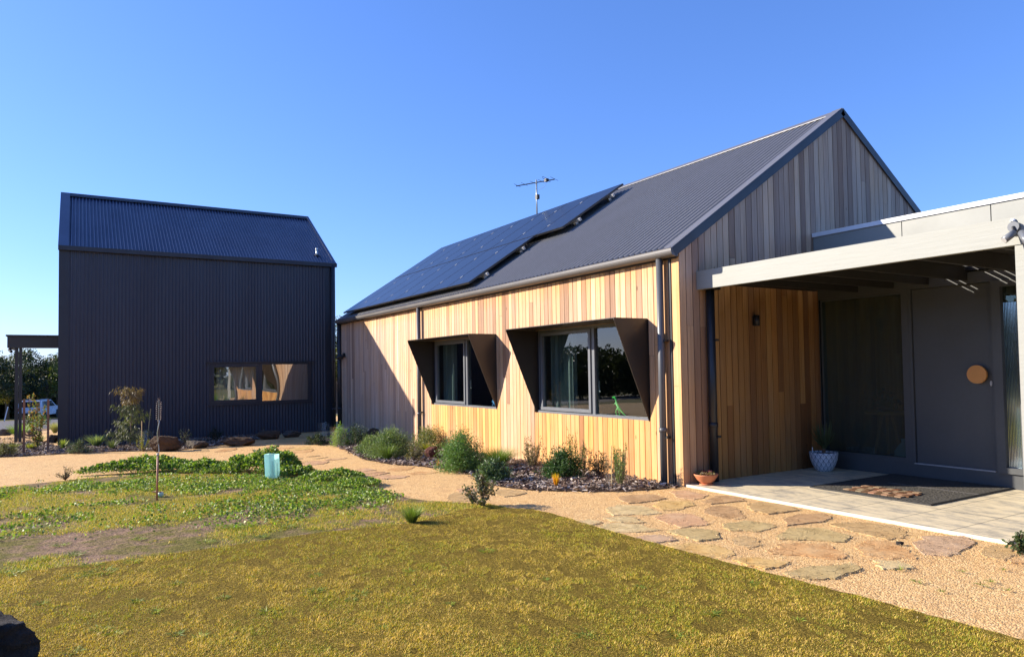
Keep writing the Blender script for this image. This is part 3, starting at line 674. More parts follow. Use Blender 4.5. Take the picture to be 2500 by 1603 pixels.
boards('y', 0, W_, lambda y: roofz(y)-.05, -L_, -1, 4, 'timber_wall', (), lambda a, z: .3, z0=-.25, pitch=.2)
# structure behind the boards with window openings
wb = MB(); t_ = .012
xs = [-L_+.005, WIN[0][0]+.02, WIN[0][1]-.02, WIN[1][0]+.02, WIN[1][1]-.02, -.005]
for i in range(5):
    a, b = xs[i], xs[i+1]
    if i in (1, 3): wb.box(a, b, .001, .12, -.28, WZ0); wb.box(a, b, .001, .12, WZ1, 2.62)
    else: wb.box(a, b, .001, .12, -.28, 2.62)
wb.box(-L_+.01, -.01, W_-.1, W_-.001, -.28, 2.62)
for x0, x1 in ((-.1, -.001), (-L_+.001, -L_+.1)):
    wb.prism([(x0, .121, -.28), (x0, W_-.101, -.28), (x0, W_-.101, roofz(.1)-.09), (x0, W_/2, roofz(W_/2)-.09), (x0, .121, roofz(.12)-.09)], (x1-x0, 0, 0))
wb.build('wall_core', M['black'], HOUSE)
# interior rooms
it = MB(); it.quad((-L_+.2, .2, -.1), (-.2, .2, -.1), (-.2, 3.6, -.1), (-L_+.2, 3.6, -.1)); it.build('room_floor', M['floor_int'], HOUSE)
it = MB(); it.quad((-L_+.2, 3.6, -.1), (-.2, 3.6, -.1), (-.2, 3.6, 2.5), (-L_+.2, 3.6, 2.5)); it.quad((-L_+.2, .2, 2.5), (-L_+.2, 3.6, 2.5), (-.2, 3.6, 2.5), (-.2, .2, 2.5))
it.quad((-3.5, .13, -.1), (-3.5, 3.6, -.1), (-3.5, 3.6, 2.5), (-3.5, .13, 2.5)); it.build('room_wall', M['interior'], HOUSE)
# roof: corrugated sheets
def corr_roof(name, x0, x1, ya, za, yb, zb, mat, parent, pitch=.10, amp=.019, swap=False, seg=8):
    """ribs run from (ya,za) to (yb,zb); profile along x (or along y if swap)"""
    n = int((x1-x0)/pitch*seg); xs = np.linspace(x0, x1, n+1); d = Vector((0, yb-ya, zb-za)).normalized(); nn = Vector((0, -d.z, d.y));
    if nn.z < 0: nn = -nn
    hh = np.cos(xs/pitch*2*np.pi)*amp
    A = np.stack([xs, ya+nn.y*hh, za+nn.z*hh], 1); B = np.stack([xs, yb+nn.y*hh, zb+nn.z*hh], 1)
    if swap: A = A[:, [1, 0, 2]]; B = B[:, [1, 0, 2]]
    V = np.concatenate([A, B]); i = np.arange(n); F = np.stack([i, i+1, i+1+n+1, i+n+1], 1)
    return npmesh(name, V, F, None, mat, parent, smooth=True)
corr_roof('roof', -L_-.03, .03, -GO, ZE+.012, W_/2, ZR-.02, M['roof'], HOUSE)
corr_roof('roof', -L_-.03, .03, W_+GO, ZE+.012, W_/2, ZR-.02, M['roof'], HOUSE)
rl = MB()  # underside
for s in (1, -1):
    ya = -GO+.02 if s > 0 else W_+GO-.02
    rl.quad((-L_, ya, ZE-.02), (0, ya, ZE-.02), (0, W_/2, ZR-.055), (-L_, W_/2, ZR-.055))
rl.build('roof_lining', M['black'], HOUSE)
rc = MB(); c = (W_/2, ZR)
rc.prism([(-L_-.035, c[0]-.12, c[1]-.068), (-L_-.035, c[0], c[1]+.010), (-L_-.035, c[0]+.12, c[1]-.068), (-L_-.035, c[0]+.12, c[1]-.076), (-L_-.035, c[0], c[1]+.001), (-L_-.035, c[0]-.12, c[1]-.076)], (L_+.06, 0, 0))
rc.build('ridge_cap', M['roof_trim'], HOUSE)
d = Vector((0, W_/2+GO, ZR-ZE)).normalized(); nn = Vector((0, -d.z, d.y))
for nm, x0, x1, in (('barge_flashing', -.10, .045), ('barge_flashing', -L_-.045, -L_+.08)):
    for s in (1, -1):
        b = MB(); out = x1 if x0 > -1 else x0
        A = Vector((0, -GO-.02, ZE-.015)); Bq = Vector((0, W_/2, ZR-.006))
        def mir(p): return p if s > 0 else Vector((p.x, W_-p.y, p.z))
        def row(p, x, h): return mir(Vector((x, p.y, p.z))+nn*h)
        b.prism([row(A, x0, .016), row(A, x1, .016), row(Bq, x1, .016), row(Bq, x0, .016)], mir(nn*.008)-mir(Vector((0, 0, 0))))
        b2 = MB(); b2.prism([row(A, out, .014), row(Bq, out, .014), row(Bq, out, -.085), row(A, out, -.085)], (.006 if x0 > -1 else -.006, 0, 0))
        b.build(nm, M['roof_trim'], HOUSE); b2.build('barge_fascia', M['steel_dark'], HOUSE)
def gutter(parent, mat, x0, x1, y, z, s=-1, r=.055, name='gutter'):
    g = MB(); pr = [(0, .045)]+[(math.cos(a)*r*1.05*1-.055*0, math.sin(a)*r) for a in np.linspace(math.pi, 2*math.pi, 9)]+[(r*1.05, .045)]
    pr = [(-r*1.15, .03), (-r*1.05, .035), (-r*1.05, 0)]+[(r*1.05*math.cos(a), r*math.sin(a)) for a in np.linspace(math.pi, 1.5*math.pi, 6)][1:]+[(r*.9, -r), (r*.9, .04)]
    pts = [(x0, y-p[0]*s, z+p[1]) if s > 0 else (x0, y+p[0], z+p[1]) for p in pr]
    g.prism(pts, (x1-x0, 0, 0)); return g.build(name, mat, parent, smooth=False)
gutter(HOUSE, M['gutter'], -L_-.06, .05, -.108, ZE-.03)
gutter(HOUSE, M['gutter'], -L_-.06, .05, W_+.108, ZE-.03, 1)
# flat dark end cap on the gutter and fascia
fb = MB().box(-L_, 0, -.045, -.026, ZE-.1, ZE-.005); fb.build('fascia_board', M['black'], HOUSE)
def pipe(parent, x, y, z0, z1, mat, r=.045, name='downpipe', brackets=(.5, 1.6)):
    o = MB().tube([(x, y, z0), (x, y, z1)], r, 14).build(name, mat, parent, smooth=True)
    rb = MB().lathe([(r+.002, 0), (r+.005, 0), (r+.005, .05), (r+.002, .05)], x, y, 16, z0+.62); rb.build('joint_collar', mat, o, smooth=True)
    for z in brackets: MB().box(x-.012, x+.07, y-.006, y+.05, z, z+.025).build('bracket', M['black'], o)
    return o
pipe(HOUSE, -.225, -.085, -.05, ZE-.05, M['pipe'], .04)
pipe(HOUSE, -7.03, -.085, -.16, ZE-.05, M['pipe'], .04)
pipe(HOUSE, -L_-.04, -.06, -.25, ZE-.05, M['steel_dark'], .06)
MB().box(-.02, .0245, -.028, -.0205, -.06, 2.55, (.6, .75, 1.0)).build('corner_trim', M['wood'], HOUSE)
MB().box(-.14, -.105, -.032, -.001, -.05, 2.56).build('dark_joint_strip', M['steel_dark'], HOUSE)
# windows
for wi, (x0, x1) in enumerate(WIN):
    hd = MB(); P_ = .53; e = .008
    hd.box(x0, x1, -P_, .0, WZ1-.001, WZ1+e)                                   # top plate
    for x in (x0, x1-e): hd.prism([(x, 0.0, WZ0-.01), (x, 0.0, WZ1-.0015), (x, -P_, WZ1-.0015), (x, -P_, WZ1-.02), (x, -.02, WZ0-.01)], (e, 0, 0))
    hd.box(x0+e, x1-e, -.02, .0, WZ0-.012, WZ0-.004)
    hd.build('window_hood', M['hood'], HOUSE)
    fr = MB(); a, b = x0+.012, x1-.012; ym, z0, z1 = .035, WZ0+.0, WZ1-.004; xm = a+(b-a)*.545; t = .038
    fr.box(a, b, -.012, ym+.05, z0, z0+.035); fr.box(a, b, ym-.02, ym+.05, z1-t, z1); fr.box(a, a+t, ym-.02, ym+.05, z0+.035, z1-t); fr.box(b-t, b, ym-.02, ym+.05, z0+.035, z1-t)
    fr.box(xm-.03, xm+.035, ym-.025, ym+.05, z0+.035, z1-t)
    win = fr.build('window', M['frame'], HOUSE)
    s = MB(); sa, sb = a+t+.045, xm-.034; s0, s1 = z0+.045, z1-t-.004; w2 = .045
    s.box(sa, sb, -.008, ym+.02, s0, s0+w2); s.box(sa, sb, -.002, ym+.02, s1-w2, s1); s.box(sa, sa+w2, -.002, ym+.02, s0+w2, s1-w2); s.box(sb-w2, sb, -.008, ym+.02, s0+w2, s1-w2)
    s.build('sash', M['frame'], win)
    MB().box(a+t, sa, ym-.005, ym+.03, z0+.035, z1-t).build('mullion', M['steel_dark'], win)
    MB().box(sa+w2, sb-w2, ym-.002, ym+.004, s0+w2, s1-w2).build('pane', M['glass'], win)
    MB().box(xm+.035, b-t, ym+.006, ym+.012, z0+.035, z1-t).build('pane', M['glass'], win)
    MB().box(a, b, ym+.052, .32, z0-.01, z0+.012).build('inner_sill', M['steelbright' if 0 else 'interior'], win)
    # window winder handle
    h = MB().box(xm+.055, xm+.068, ym+.02, ym+.035, z0+.32, z0+.47); h.tube([(xm+.062, ym+.02, z0+.34), (xm+.10, ym+.015, z0+.33)], .005, 6); h.build('winder_handle', M['clip'], win)
    # curtain bunched at the left
    cu = MB(); N = 60; ca, cb_ = a+.1, a+.1+(.62 if wi else .5)
    for q in range(N):
        u0_, u1_ = q/N, (q+1)/N; f = lambda u: (ca+(cb_-ca)*u, .17+.035*math.sin(u*38)+.01*math.sin(u*90))
        p, r = f(u0_), f(u1_); cu.quad((p[0], p[1], .5), (r[0], r[1], .5), (r[0], r[1], 1.98), (p[0], p[1], 1.98))
    cu.build('curtain', M['curtain'], win, smooth=True)

# toys on the inner sill
def skin_toy(name, joints, edges, mat, label, cat):
    me = bpy.data.meshes.new(name); me.from_pydata([j[0] for j in joints], edges, []); o = link(name, me, mat, None, label, cat)
    md = o.modifiers.new('skin', 'SKIN'); me.skin_vertices or me.attributes
    for i, j in enumerate(joints): me.skin_vertices[0].data[i].radius = (j[1], j[1])
    me.skin_vertices[0].data[0].use_root = True
    ss = o.modifiers.new('sub', 'SUBSURF'); ss.levels = 1; ss.render_levels = 2; return o
def mesh_skin(name, joints, edges, mat, label, cat):
    me = bpy.data.meshes.new(name); me.from_pydata([j[0] for j in joints], edges, [])
    o = link(name, me, mat, None, label, cat); md = o.modifiers.new('skin', 'SKIN')
    if not me.skin_vertices: me.attributes.new
    for i, j in enumerate(joints):
        me.skin_vertices[0].data[i].radius = (j[1], j[1])
    me.skin_vertices[0].data[0].use_root = True
    ss = o.modifiers.new('sub', 'SUBSURF'); ss.levels = 1; ss.render_levels = 2; return o
tx, ty, tz = -1.27, .13, .70
J = [((0, 0, .115), .024), ((.03, 0, .09), .022), ((.065, 0, .05), .013), ((.10, 0, .022), .007), ((.13, 0, .008), .003), ((-.02, 0, .16), .015), ((-.035, 0, .20), .012), ((-.05, 0, .235), .019), ((-.085, 0, .232), .012), ((-.10, 0, .228), .008),
     ((0, .022, .085), .014), ((-.015, .026, .045), .009), ((.005, .026, .01), .007), ((-.02, .026, .004), .006), ((0, -.022, .085), .014), ((-.015, -.026, .045), .009), ((.005, -.026, .01), .007), ((-.02, -.026, .004), .006), ((-.045, .018, .15), .005), ((-.06, .018, .135), .004), ((-.045, -.018, .15), .005), ((-.06, -.018, .135), .004)]
J = [((tx+p[0]*1.15, ty+p[1], tz+p[2]*1.0), r) for p, r in J]
Eg = [(0, 1), (1, 2), (2, 3), (3, 4), (0, 5), (5, 6), (6, 7), (7, 8), (8, 9), (1, 10), (10, 11), (11, 12), (12, 13), (1, 14), (14, 15), (15, 16), (16, 17), (5, 18), (18, 19), (5, 20), (20, 21)]
try: mesh_skin('toy_dinosaur', J, Eg, M['greentoy'], 'green plastic two legged dinosaur toy standing behind the right window pane', 'toy')
except Exception as ex: print('skin toy', ex)
tx = -4.42
J2 = [((0, 0, .06), .03), ((.05, 0, .062), .026), ((.09, 0, .045), .014), ((.13, 0, .03), .006), ((-.05, 0, .075), .02), ((-.085, 0, .09), .024), ((-.12, 0, .075), .010), ((-.06, .02, .03), .010), ((-.06, .02, .006), .008), ((-.06, -.02, .03), .010), ((-.06, -.02, .006), .008), ((.05, .02, .03), .010), ((.05, .02, .006), .008), ((.05, -.02, .03), .010), ((.05, -.02, .006), .008), ((-.06, 0, .125), .02)]
J2 = [((tx+p[0]*.9, ty+p[1], tz+p[2]), r) for p, r in J2]
try: mesh_skin('toy_dinosaur', J2, [(0, 1), (1, 2), (2, 3), (0, 4), (4, 5), (5, 6), (4, 7), (7, 8), (4, 9), (9, 10), (1, 11), (11, 12), (1, 13), (13, 14), (5, 15)], M['bluetoy'], 'small blue four legged dinosaur toy in the corner of the left window', 'toy')
except Exception as ex: print('skin toy', ex)
# pot plant on the sill inside the right window
# solar array
SA = thing('solar_array', 'black solar panels in two rows on the left part of the timber house roof', 'solar panels', (-8, 1.3, 3.6))
def rp(x, s, h): return Vector((x, -GO, ZE))+d*s+nn*h+Vector((0, 0, 0))
def pan(x0, x1, s0, s1, parent):
    h0, h1 = .115, .148; g = .008
    q = [rp(x0+g, s0+g, h0), rp(x1-g, s0+g, h0), rp(x1-g, s1-g, h0), rp(x0+g, s1-g, h0)]
    f = MB().prism(q, nn*(h1-h0)); po = f.build('solar_panel', M['panel_frame'], parent)
    e = .012; c = MB(); c.quad(rp(x0+g+e, s0+g+e, h1+.001), rp(x1-g-e, s0+g+e, h1+.001), rp(x1-g-e, s1-g-e, h1+.001), rp(x0+g+e, s1-g-e, h1+.001)); cell = c.build('cells', M['solar'], po)
    uvl = cell.data.uv_layers.new(name='UVMap'); [setattr(uvl.data[i], 'uv', uvv) for i, uvv in enumerate(((0, 0), (1, 0), (1, 1), (0, 1)))]
    return po
PT = .84
for k in range(9): pan(-3.98-PT*(k+1), -3.98-PT*k, 1.735, 3.39, SA)
for k in range(8): pan(-4.82-PT*(k+1), -4.82-PT*k, .08, 1.72, SA)
for s, x1 in ((.45, -4.82), (1.35, -4.82), (2.1, -3.98), (3.0, -3.98)):
    MB().prism([rp(-11.54, s-.02, .06), rp(x1+.07, s-.02, .06), rp(x1+.07, s+.02, .06), rp(-11.54, s+.02, .06)], nn*.05).build('mounting_rail', M['clip'], SA)
    for q in range(9):
        x = x1-.1-q*.84*1.5
        if x > -11.5: MB().prism([rp(x-.03, s-.03, .005), rp(x+.03, s-.03, .005), rp(x+.03, s+.03, .005), rp(x-.03, s+.03, .005)], nn*.06).build('rail_foot', M['steelbright'], SA)
    for q in range(1, 9):
        x = x1-q*PT
        if x > -11.4: MB().prism([rp(x-.013, s-.03, .146), rp(x+.013, s-.03, .146), rp(x+.013, s+.03, .146), rp(x-.013, s+.03, .146)], nn*.008).build('panel_clip', M['clip'], SA)
# TV antenna
mx_, my_ = -7.56, 3.10
AN = thing('antenna', 'television antenna on a galvanised mast above the house ridge', 'antenna', (mx_, my_, 4.78))
MB().tube([(mx_, my_, 4.70), (mx_, my_, 5.62)], .017, 10).build('mast', M['galv'], AN, smooth=True)
b0 = Vector((-8.03, 2.845, 5.555)); b1 = Vector((-7.15, 3.32, 5.565)); bd = (b1-b0).normalized(); bs = Vector((bd.y, -bd.x, 0))
MB().tube([b0, b1], .012, 4).build('boom', M['black'], AN)
for f, hl in ((.03, .15), (.22, .15), (.45, .15), (.66, .15), (.99, .19)):
    p = b0+(b1-b0)*f+Vector((0, 0, .012)); MB().tube([p-bs*hl, p+bs*hl], .0045, 5).build('element', M['steel_dark'], AN)
p = b0+(b1-b0)*.79+Vector((0, 0, .015)); q = .18
MB().tube([p-bs*.02+Vector((0, 0, .0)), p-bs*q, p-bs*(q+.01)+Vector((0, 0, .02)), p-bs*q+Vector((0, 0, .04)), p+bs*q+Vector((0, 0, .04)), p+bs*(q+.01)+Vector((0, 0, .02)), p+bs*q, p+bs*.02], .005, 5).build('folded_dipole', M['steel_dark'], AN)
MB().box(p.x-.04, p.x+.04, p.y-.035, p.y+.035, p.z-.035, p.z+.03).build('balun_box', M['black'], AN)
MB().tube([p-Vector((0, 0, .03)), p+Vector((-.02, -.01, -.12)), p+Vector((-.1, -.06, -.17)), Vector((mx_+.02, my_, 5.38))], .004, 5).build('cable', M['galv'], AN)
MB().box(mx_-.04, mx_+.045, my_-.02, my_+.05, 5.18, 5.28).build('amplifier_box', M['black'], AN)
MB().tube([(mx_, my_, 4.84), (mx_-.12, my_-.02, 4.74)], .004, 5).build('stay', M['galv'], AN)
# lights on the house
def sconce():
    o = thing('wall_light', 'small black up and down light on the timber gable under the porch', 'wall light', (.03, 1.2, 1.86))
    MB().box(.024, .034, 1.175, 1.225, 1.80, 1.91).build('backplate', M['black'], o)
    MB().tube([(.068, 1.2, 1.792), (.068, 1.2, 1.922)], .034, 16).build('light_barrel', M['black'], o, smooth=True); return o
sconce()
FL = thing('floodlight', 'small black twin sensor floodlight at the far corner of the timber wall', 'floodlight', (-11.75, -.03, 1.74))
MB().box(-11.80, -11.70, -.07, -.024, 1.70, 1.80).build('base', M['black'], FL)
for s in (-1, 1): MB().tube([(-11.75+s*.06, -.07, 1.74), (-11.75+s*.17, -.17, 1.68)], [.03, .05], 12).build('lamp_head', M['black'], FL)

# ------------------------------------------------------------------ entry hall
DW = 2.45
EN = thing('entry_hall', 'flat roofed pale grey green entry hall with charcoal door beside the timber gable', 'building', (1.6, 3.5, 0))
pf = MB(); PY = 2.37; js = [.031, 1.204, 2.153, 3.1, 4.05, 5.0]
for i in range(5): MB().box(js[i]+.005, js[i+1]-.005, PY, PY+.02, 2.42, 2.965).build('fascia_panel', M['fascia'], EN)
MB().box(.035, 5.0, PY+.021, PY+.10, 2.30, 2.96).build('parapet_backing', M['black'], EN)
MB().box(.030, 5.02, PY-.018, PY+.13, 2.968, 3.02).build('parapet_cap', M['white'], EN)
MB().box(.10, 5.0, PY+.13, 7.2, 2.86, 2.90).build('roof', M['roof_trim'], EN)
MB().box(4.98, 5.0, DW+.1, 7.2, -.05, 2.86).build('side_wall', M['fascia'], EN)
MB().box(.03, 5.0, 7.2, 7.25, -.05, 2.95).build('back_wall', M['fascia'], EN)
pl = MB().box(.028, 2.13, DW-.01, DW+.12, .0, .155); pl.build('plinth', M['door_paint'], EN)
MB().box(2.13, 5.0, DW-.015, DW+.12, .0, .155).build('plinth', M['door_paint'], EN)
MB().box(.028, 4.2, DW-.012, DW+.12, 2.165, 2.29).build('head_beam', M['door_paint'], EN)
gf = MB(); gf.box(.028, .058, DW-.005, DW+.1, .155, 2.165); gf.box(1.118, 1.20, DW-.005, DW+.1, .155, 2.165); gf.box(.058, 1.118, DW-.004, DW+.1, .155, .212); gf.box(.058, 1.118, DW-.004, DW+.1, 2.13, 2.165)
gwin = gf.build('window', M['door_paint'], EN); MB().box(.058, 1.118, DW+.03, DW+.04, .212, 2.13).build('pane', M['entry_glass'], gwin)
MB().box(.050, .058, DW-.02, DW-.006, .155, 2.15).build('edge_bead', M['wood'], gwin)
dj = MB(); dj.box(1.20, 1.232, DW-.002, DW+.1, .155, 2.165); dj.box(2.072, 2.105, DW-.001, DW+.1, .155, 2.165); dj.build('door_frame', M['door_paint'], EN)
door = MB().box(1.238, 2.066, DW+.022, DW+.065, .165, 2.16).build('door', M['door_paint'], EN)
dd = MB(); 
V_ = [(1.932+.098*math.cos(a), DW-.035, 1.182+.098*math.sin(a)) for a in np.linspace(0, 2*math.pi, 48, endpoint=False)]
dd.prism(V_, (0, .028, 0)); dd.build('handle', M['orange_wood'], door)
MB().tube([(1.932, DW-.01, 1.182), (1.932, DW+.03, 1.182)], .03, 12).build('handle_stem', M['black'], door)
lk = MB(); lk.prism([(2.050+.012*math.cos(a), DW+.012, 1.085+.028*math.sin(a)) for a in np.linspace(0, 6.28, 16, endpoint=False)], (0, .012, 0)); lk.build('lock', M['clip'], door)
MB().box(1.225, 2.08, DW-.02, DW+.02, .156, .166).build('threshold', M['clip'], EN)
sf = MB(); sf.box(2.105, 2.19, DW-.045, DW+.1, .155, 2.165); sf.box(2.34, 2.42, DW-.045, DW+.1, .155, 2.165); sf.box(2.19, 2.34, DW-.045, DW+.1, .155, .215); sf.box(2.19, 2.34, DW-.045, DW+.1, 2.10, 2.165)
sw = sf.build('sidelight', M['door_paint'], EN); MB().box(2.19, 2.34, DW+.02, DW+.026, .215, 1.93).build('pane', M['fluted'], sw); MB().box(2.19, 2.34, DW+.02, DW+.026, 1.935, 2.10).build('pane', M['entry_glass'], sw)
MB().box(2.42, 5.0, DW-.01, DW+.1, .155, 2.30).build('front_wall', M['fascia'], EN)
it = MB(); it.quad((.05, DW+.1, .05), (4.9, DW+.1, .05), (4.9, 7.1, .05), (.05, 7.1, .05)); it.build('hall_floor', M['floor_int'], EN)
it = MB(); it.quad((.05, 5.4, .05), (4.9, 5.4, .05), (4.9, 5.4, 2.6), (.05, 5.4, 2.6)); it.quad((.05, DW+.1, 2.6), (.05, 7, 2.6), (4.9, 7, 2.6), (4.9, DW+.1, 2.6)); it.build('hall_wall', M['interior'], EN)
# things in the hall
TB = thing('side_table', 'round wooden pedestal table behind the entry glass', 'table', (.45, 3.2, .05))
MB().tube([(.45, 3.2, .66), (.45, 3.2, .70)], .26, 24).build('tabletop', M['orange_wood'], TB)
for a in (0, 2.1, 4.2): MB().tube([(.45+.06*math.cos(a), 3.2+.06*math.sin(a), .66), (.45+.2*math.cos(a), 3.2+.2*math.sin(a), .05)], .018, 8).build('leg', M['orange_wood'], TB)
MO = thing('monstera_plant', 'dark split leaved monstera behind the entry glass near the door', 'house plant', (1.02, 3.15, .05))
MB().lathe([(.0, 0), (.12, .0), (.15, .26), (.0, .25)], 1.02, 3.15, 20, .05).build('pot', M['stake'], MO, True)
st_ = MB(); lf = MB()
for (dx, dy, z, r, rot) in ((-.12, -.1, 1.22, .15, .3), (.02, -.12, 1.62, .16, 1.2), (-.20, .1, .85, .13, 2.0), (.12, .0, 1.35, .13, .2), (-.05, .05, 1.0, .12, 1.0)):
    c = Vector((1.02+dx, 3.15+dy, z)); st_.tube([(1.02, 3.15, .3), ((1.02+c.x)/2, 3.15, z*.75), c], .008, 6)
    n_ = 22; pts_ = []
    for k in range(n_):
        a = 6.283*k/n_+rot; q = r*(1.0 if k % 2 else .55 if k % 4 else .8); pts_.append(c+Vector((math.cos(a)*q, -.03*math.cos(a), math.sin(a)*q*.95)))
    for k in range(n_): lf.poly([c, pts_[k], pts_[(k+1) % n_]], (.03, .07, .02))
lf.build('leaves', M['leaf'], MO); st_.build('stems', M['twig'], MO)
BW = MB().lathe([(0, .0), (.05, 0), (.10, .05), (.09, .055), (0, .02)], .45, 3.2, 20, .701).build('plant_bowl', M['stake'], None, True, label='dark bowl with a small leafy plant on the hall table', cat='bowl')
rg = np.random.default_rng(8); P = np.array([[.45, 3.2, .74]])+rg.normal(size=(260, 3))*np.array([[.07, .07, .05]])+np.array([[0, 0, .08]]); V, F, C = leafmesh(P, rg.normal(size=(260, 3)), .06, .03, cvar((.05, .08, .03), 260, .3, rg), .1, rg); npmesh('foliage', V, F, C, M['leaf'], BW)
JG = MB().lathe([(.0, 0), (.10, .0), (.12, .08), (.115, .2), (.06, .28), (.03, .31), (.035, .35), (.0, .35)], .93, 2.75, 24, .05).build('white_jug', M['greenhandle'], None, True, label='white glazed jug on the hall floor behind the entry glass', cat='jug')
# ------------------------------------------------------------------ porch
PO = thing('entry_porch', 'painted timber porch frame with long pale front beam over the entry', 'porch', (1.6, 1.2, 0))
MB().box(.026, 4.2, .244, .30, 2.19, 2.40).build('front_beam', M['timber_beam'], PO)
MB().box(3.275, 3.40, .252, .345, 0.0, 2.188).build('post', M['timber_beam'], PO)
RY0, RY1 = .301, DW-.013
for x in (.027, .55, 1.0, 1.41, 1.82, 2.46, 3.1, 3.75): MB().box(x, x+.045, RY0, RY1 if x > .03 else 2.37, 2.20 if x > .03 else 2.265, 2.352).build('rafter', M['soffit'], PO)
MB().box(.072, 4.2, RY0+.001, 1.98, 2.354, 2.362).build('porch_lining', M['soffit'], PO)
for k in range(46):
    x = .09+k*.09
    if x < 1.35: MB().box(x, x+.088, 1.98, 2.365, 2.354, 2.362).build('added_batten', M['soffit'], PO) if k == 0 else None
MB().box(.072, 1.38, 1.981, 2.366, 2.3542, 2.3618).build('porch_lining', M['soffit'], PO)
for k in range(32):  # unseen slatted slot, added so sun stripes fall on the top of the door wall
    x = 1.40+k*.088; MB().box(x, x+.060, 1.982, 2.366, 2.354, 2.362).build('added_batten', M['soffit'], PO)
corr_roof('porch_roof', .45, 4.2, .303, 2.385, 1.97, 2.385, M['roof_trim'], PO)
MB().box(.30, .445, .301, 1.97, 2.386, 2.406).build('roof_edge_flashing', M['white'], PO)
pipe(PO, .078, .405, .0, 2.20, M['steel_dark'], .048)
MB().box(.028, .15, .30, .50, 2.19, 2.262).build('downpipe_head', M['steel_dark'], PO)
SP = thing('spotlight', 'twin grey barrel spotlight fixed to the pale porch beam', 'spotlight', (3.28, .24, 2.32))
MB().tube([(3.285, .243, 2.325), (3.285, .215, 2.325)], .04, 16).build('base', M['frame'], SP)
p0 = on(2476, 568, 1, .20); p1 = on(2452, 586, 1, .13)
MB().tube([p0, p0+(p1-p0)*1.0], .026, 18).build('lamp_head', M['frame'], SP, smooth=True)
lens = MB().tube([p0+(p1-p0)*1.0, p0+(p1-p0)*1.04], .021, 18); lens.build('lens', M['clip'], SP)
p2 = p0+Vector((.05, .0, -.01)); MB().tube([p2, p2+Vector((.07, -.08, -.09))], .026, 18).build('lamp_head', M['frame'], SP, smooth=True)
MB().tube([(3.285, .215, 2.325), tuple(p0)], .012, 8).build('knuckle', M['black'], SP)
for z in (2.37, 2.265): MB().lathe([(0, .022), (.013, .016), (.018, .004), (.018, 0)], 3.276, .236, 12, z).build('sensor_button', M['white'], SP)
# patio
PT_ = thing('patio', 'pale stone tiled patio slab with white front edge by the door', 'patio', (2, 1.2, 0))
MB().box(.0245, 3.27, 0.004, DW-.016, -.06, 0).build('tiled_surface', M['tile'], PT_)
MB().box(3.27, 5.2, 0.35, DW-.016, -.06, 0).build('tiled_surface', M['tile'], PT_)
MB().box(.0245, 3.27, -.006, .003, -.06, .002).build('edge_strip', M['whitewash'], PT_)
# mats
mt = MB().box(-.62, .62, -.805, .805, 0, .012).build('door_mat', M['rubber'], None, label='large black rubber mesh mat in front of the entry door', cat='doormat'); mt.location = (1.605, 1.70, .001)
for q in (mt,):
    rim = MB(); rim.box(-.635, .635, -.82, -.805, 0, .014); rim.box(-.635, .635, .805, .82, 0, .014); rim.box(-.635, -.62, -.805, .805, 0, .014); rim.box(.62, .635, -.805, .805, 0, .014)
    rm = rim.build('rim', M['hessian' if 0 else 'black']); rm.parent = mt
    st = MB().box(-.3, .62, .05, .075, .0125, .0145).build('raised_seam', M['gutter']); st.parent = mt
cm = thing('coir_mat', 'small brown coir mat of woven squares on the black rubber mat', 'doormat', (1.59, 1.17, .014))
for i in range(9):
    for j in range(5):
        x = 1.29+i*.068+.034*(j % 2); y = .98+j*.078; cc = (.17, .08, .04) if (i+j) % 2 else (.40, .25, .15)
        MB().box(x, x+.064, y, y+.074, .015, .024+.003*((i*j) % 3), (cc[0]*random.uniform(.8, 1.2), cc[1], cc[2])).build('coir_square', M['chip'], cm)
# pots
def bowlpot():
    x, y = .17, .17; o = thing('terracotta_bowl', 'low terracotta bowl of red succulents at the patio corner', 'plant pot', (x, y, 0))
    MB().lathe([(.0, .0), (.075, 0), (.08, .012), (.07, .014), (.0, .014)], x, y, 32, .001).build('saucer', M['terracotta'], o, True)
    MB().lathe([(0, .014), (.055, .014), (.06, .02), (.10, .055), (.132, .105), (.138, .118), (.128, .118), (.11, .09), (.0, .085)], x, y, 40, 0).build('bowl', M['terracotta'], o, True)
    rg = np.random.default_rng(2); parts = []
    for (dx, dy, c, n, s) in ((-.08, -.03, (.25, .22, .06), 40, .03), (-.03, .0, (.22, .04, .04), 60, .04), (.03, .02, (.16, .02, .03), 70, .05), (.08, -.01, (.35, .28, .12), 50, .035), (.0, -.06, (.3, .22, .12), 40, .025), (.05, -.05, (.4, .3, .2), 30, .025)):
        P = np.stack([x+dx+rg.normal(size=n)*.018, y+dy+rg.normal(size=n)*.018, .09+rg.uniform(0, .05, n)], 1); D = rg.normal(size=(n, 3)); D[:, 2] = np.abs(D[:, 2]); parts.append(leafmesh(P, D, s*.8, s*.4, cvar(c, n, .3, rg), .2, rg))
    V, F, C = cat(parts); npmesh('succulents', V, F, C, M['leaf'], o)
bowlpot()
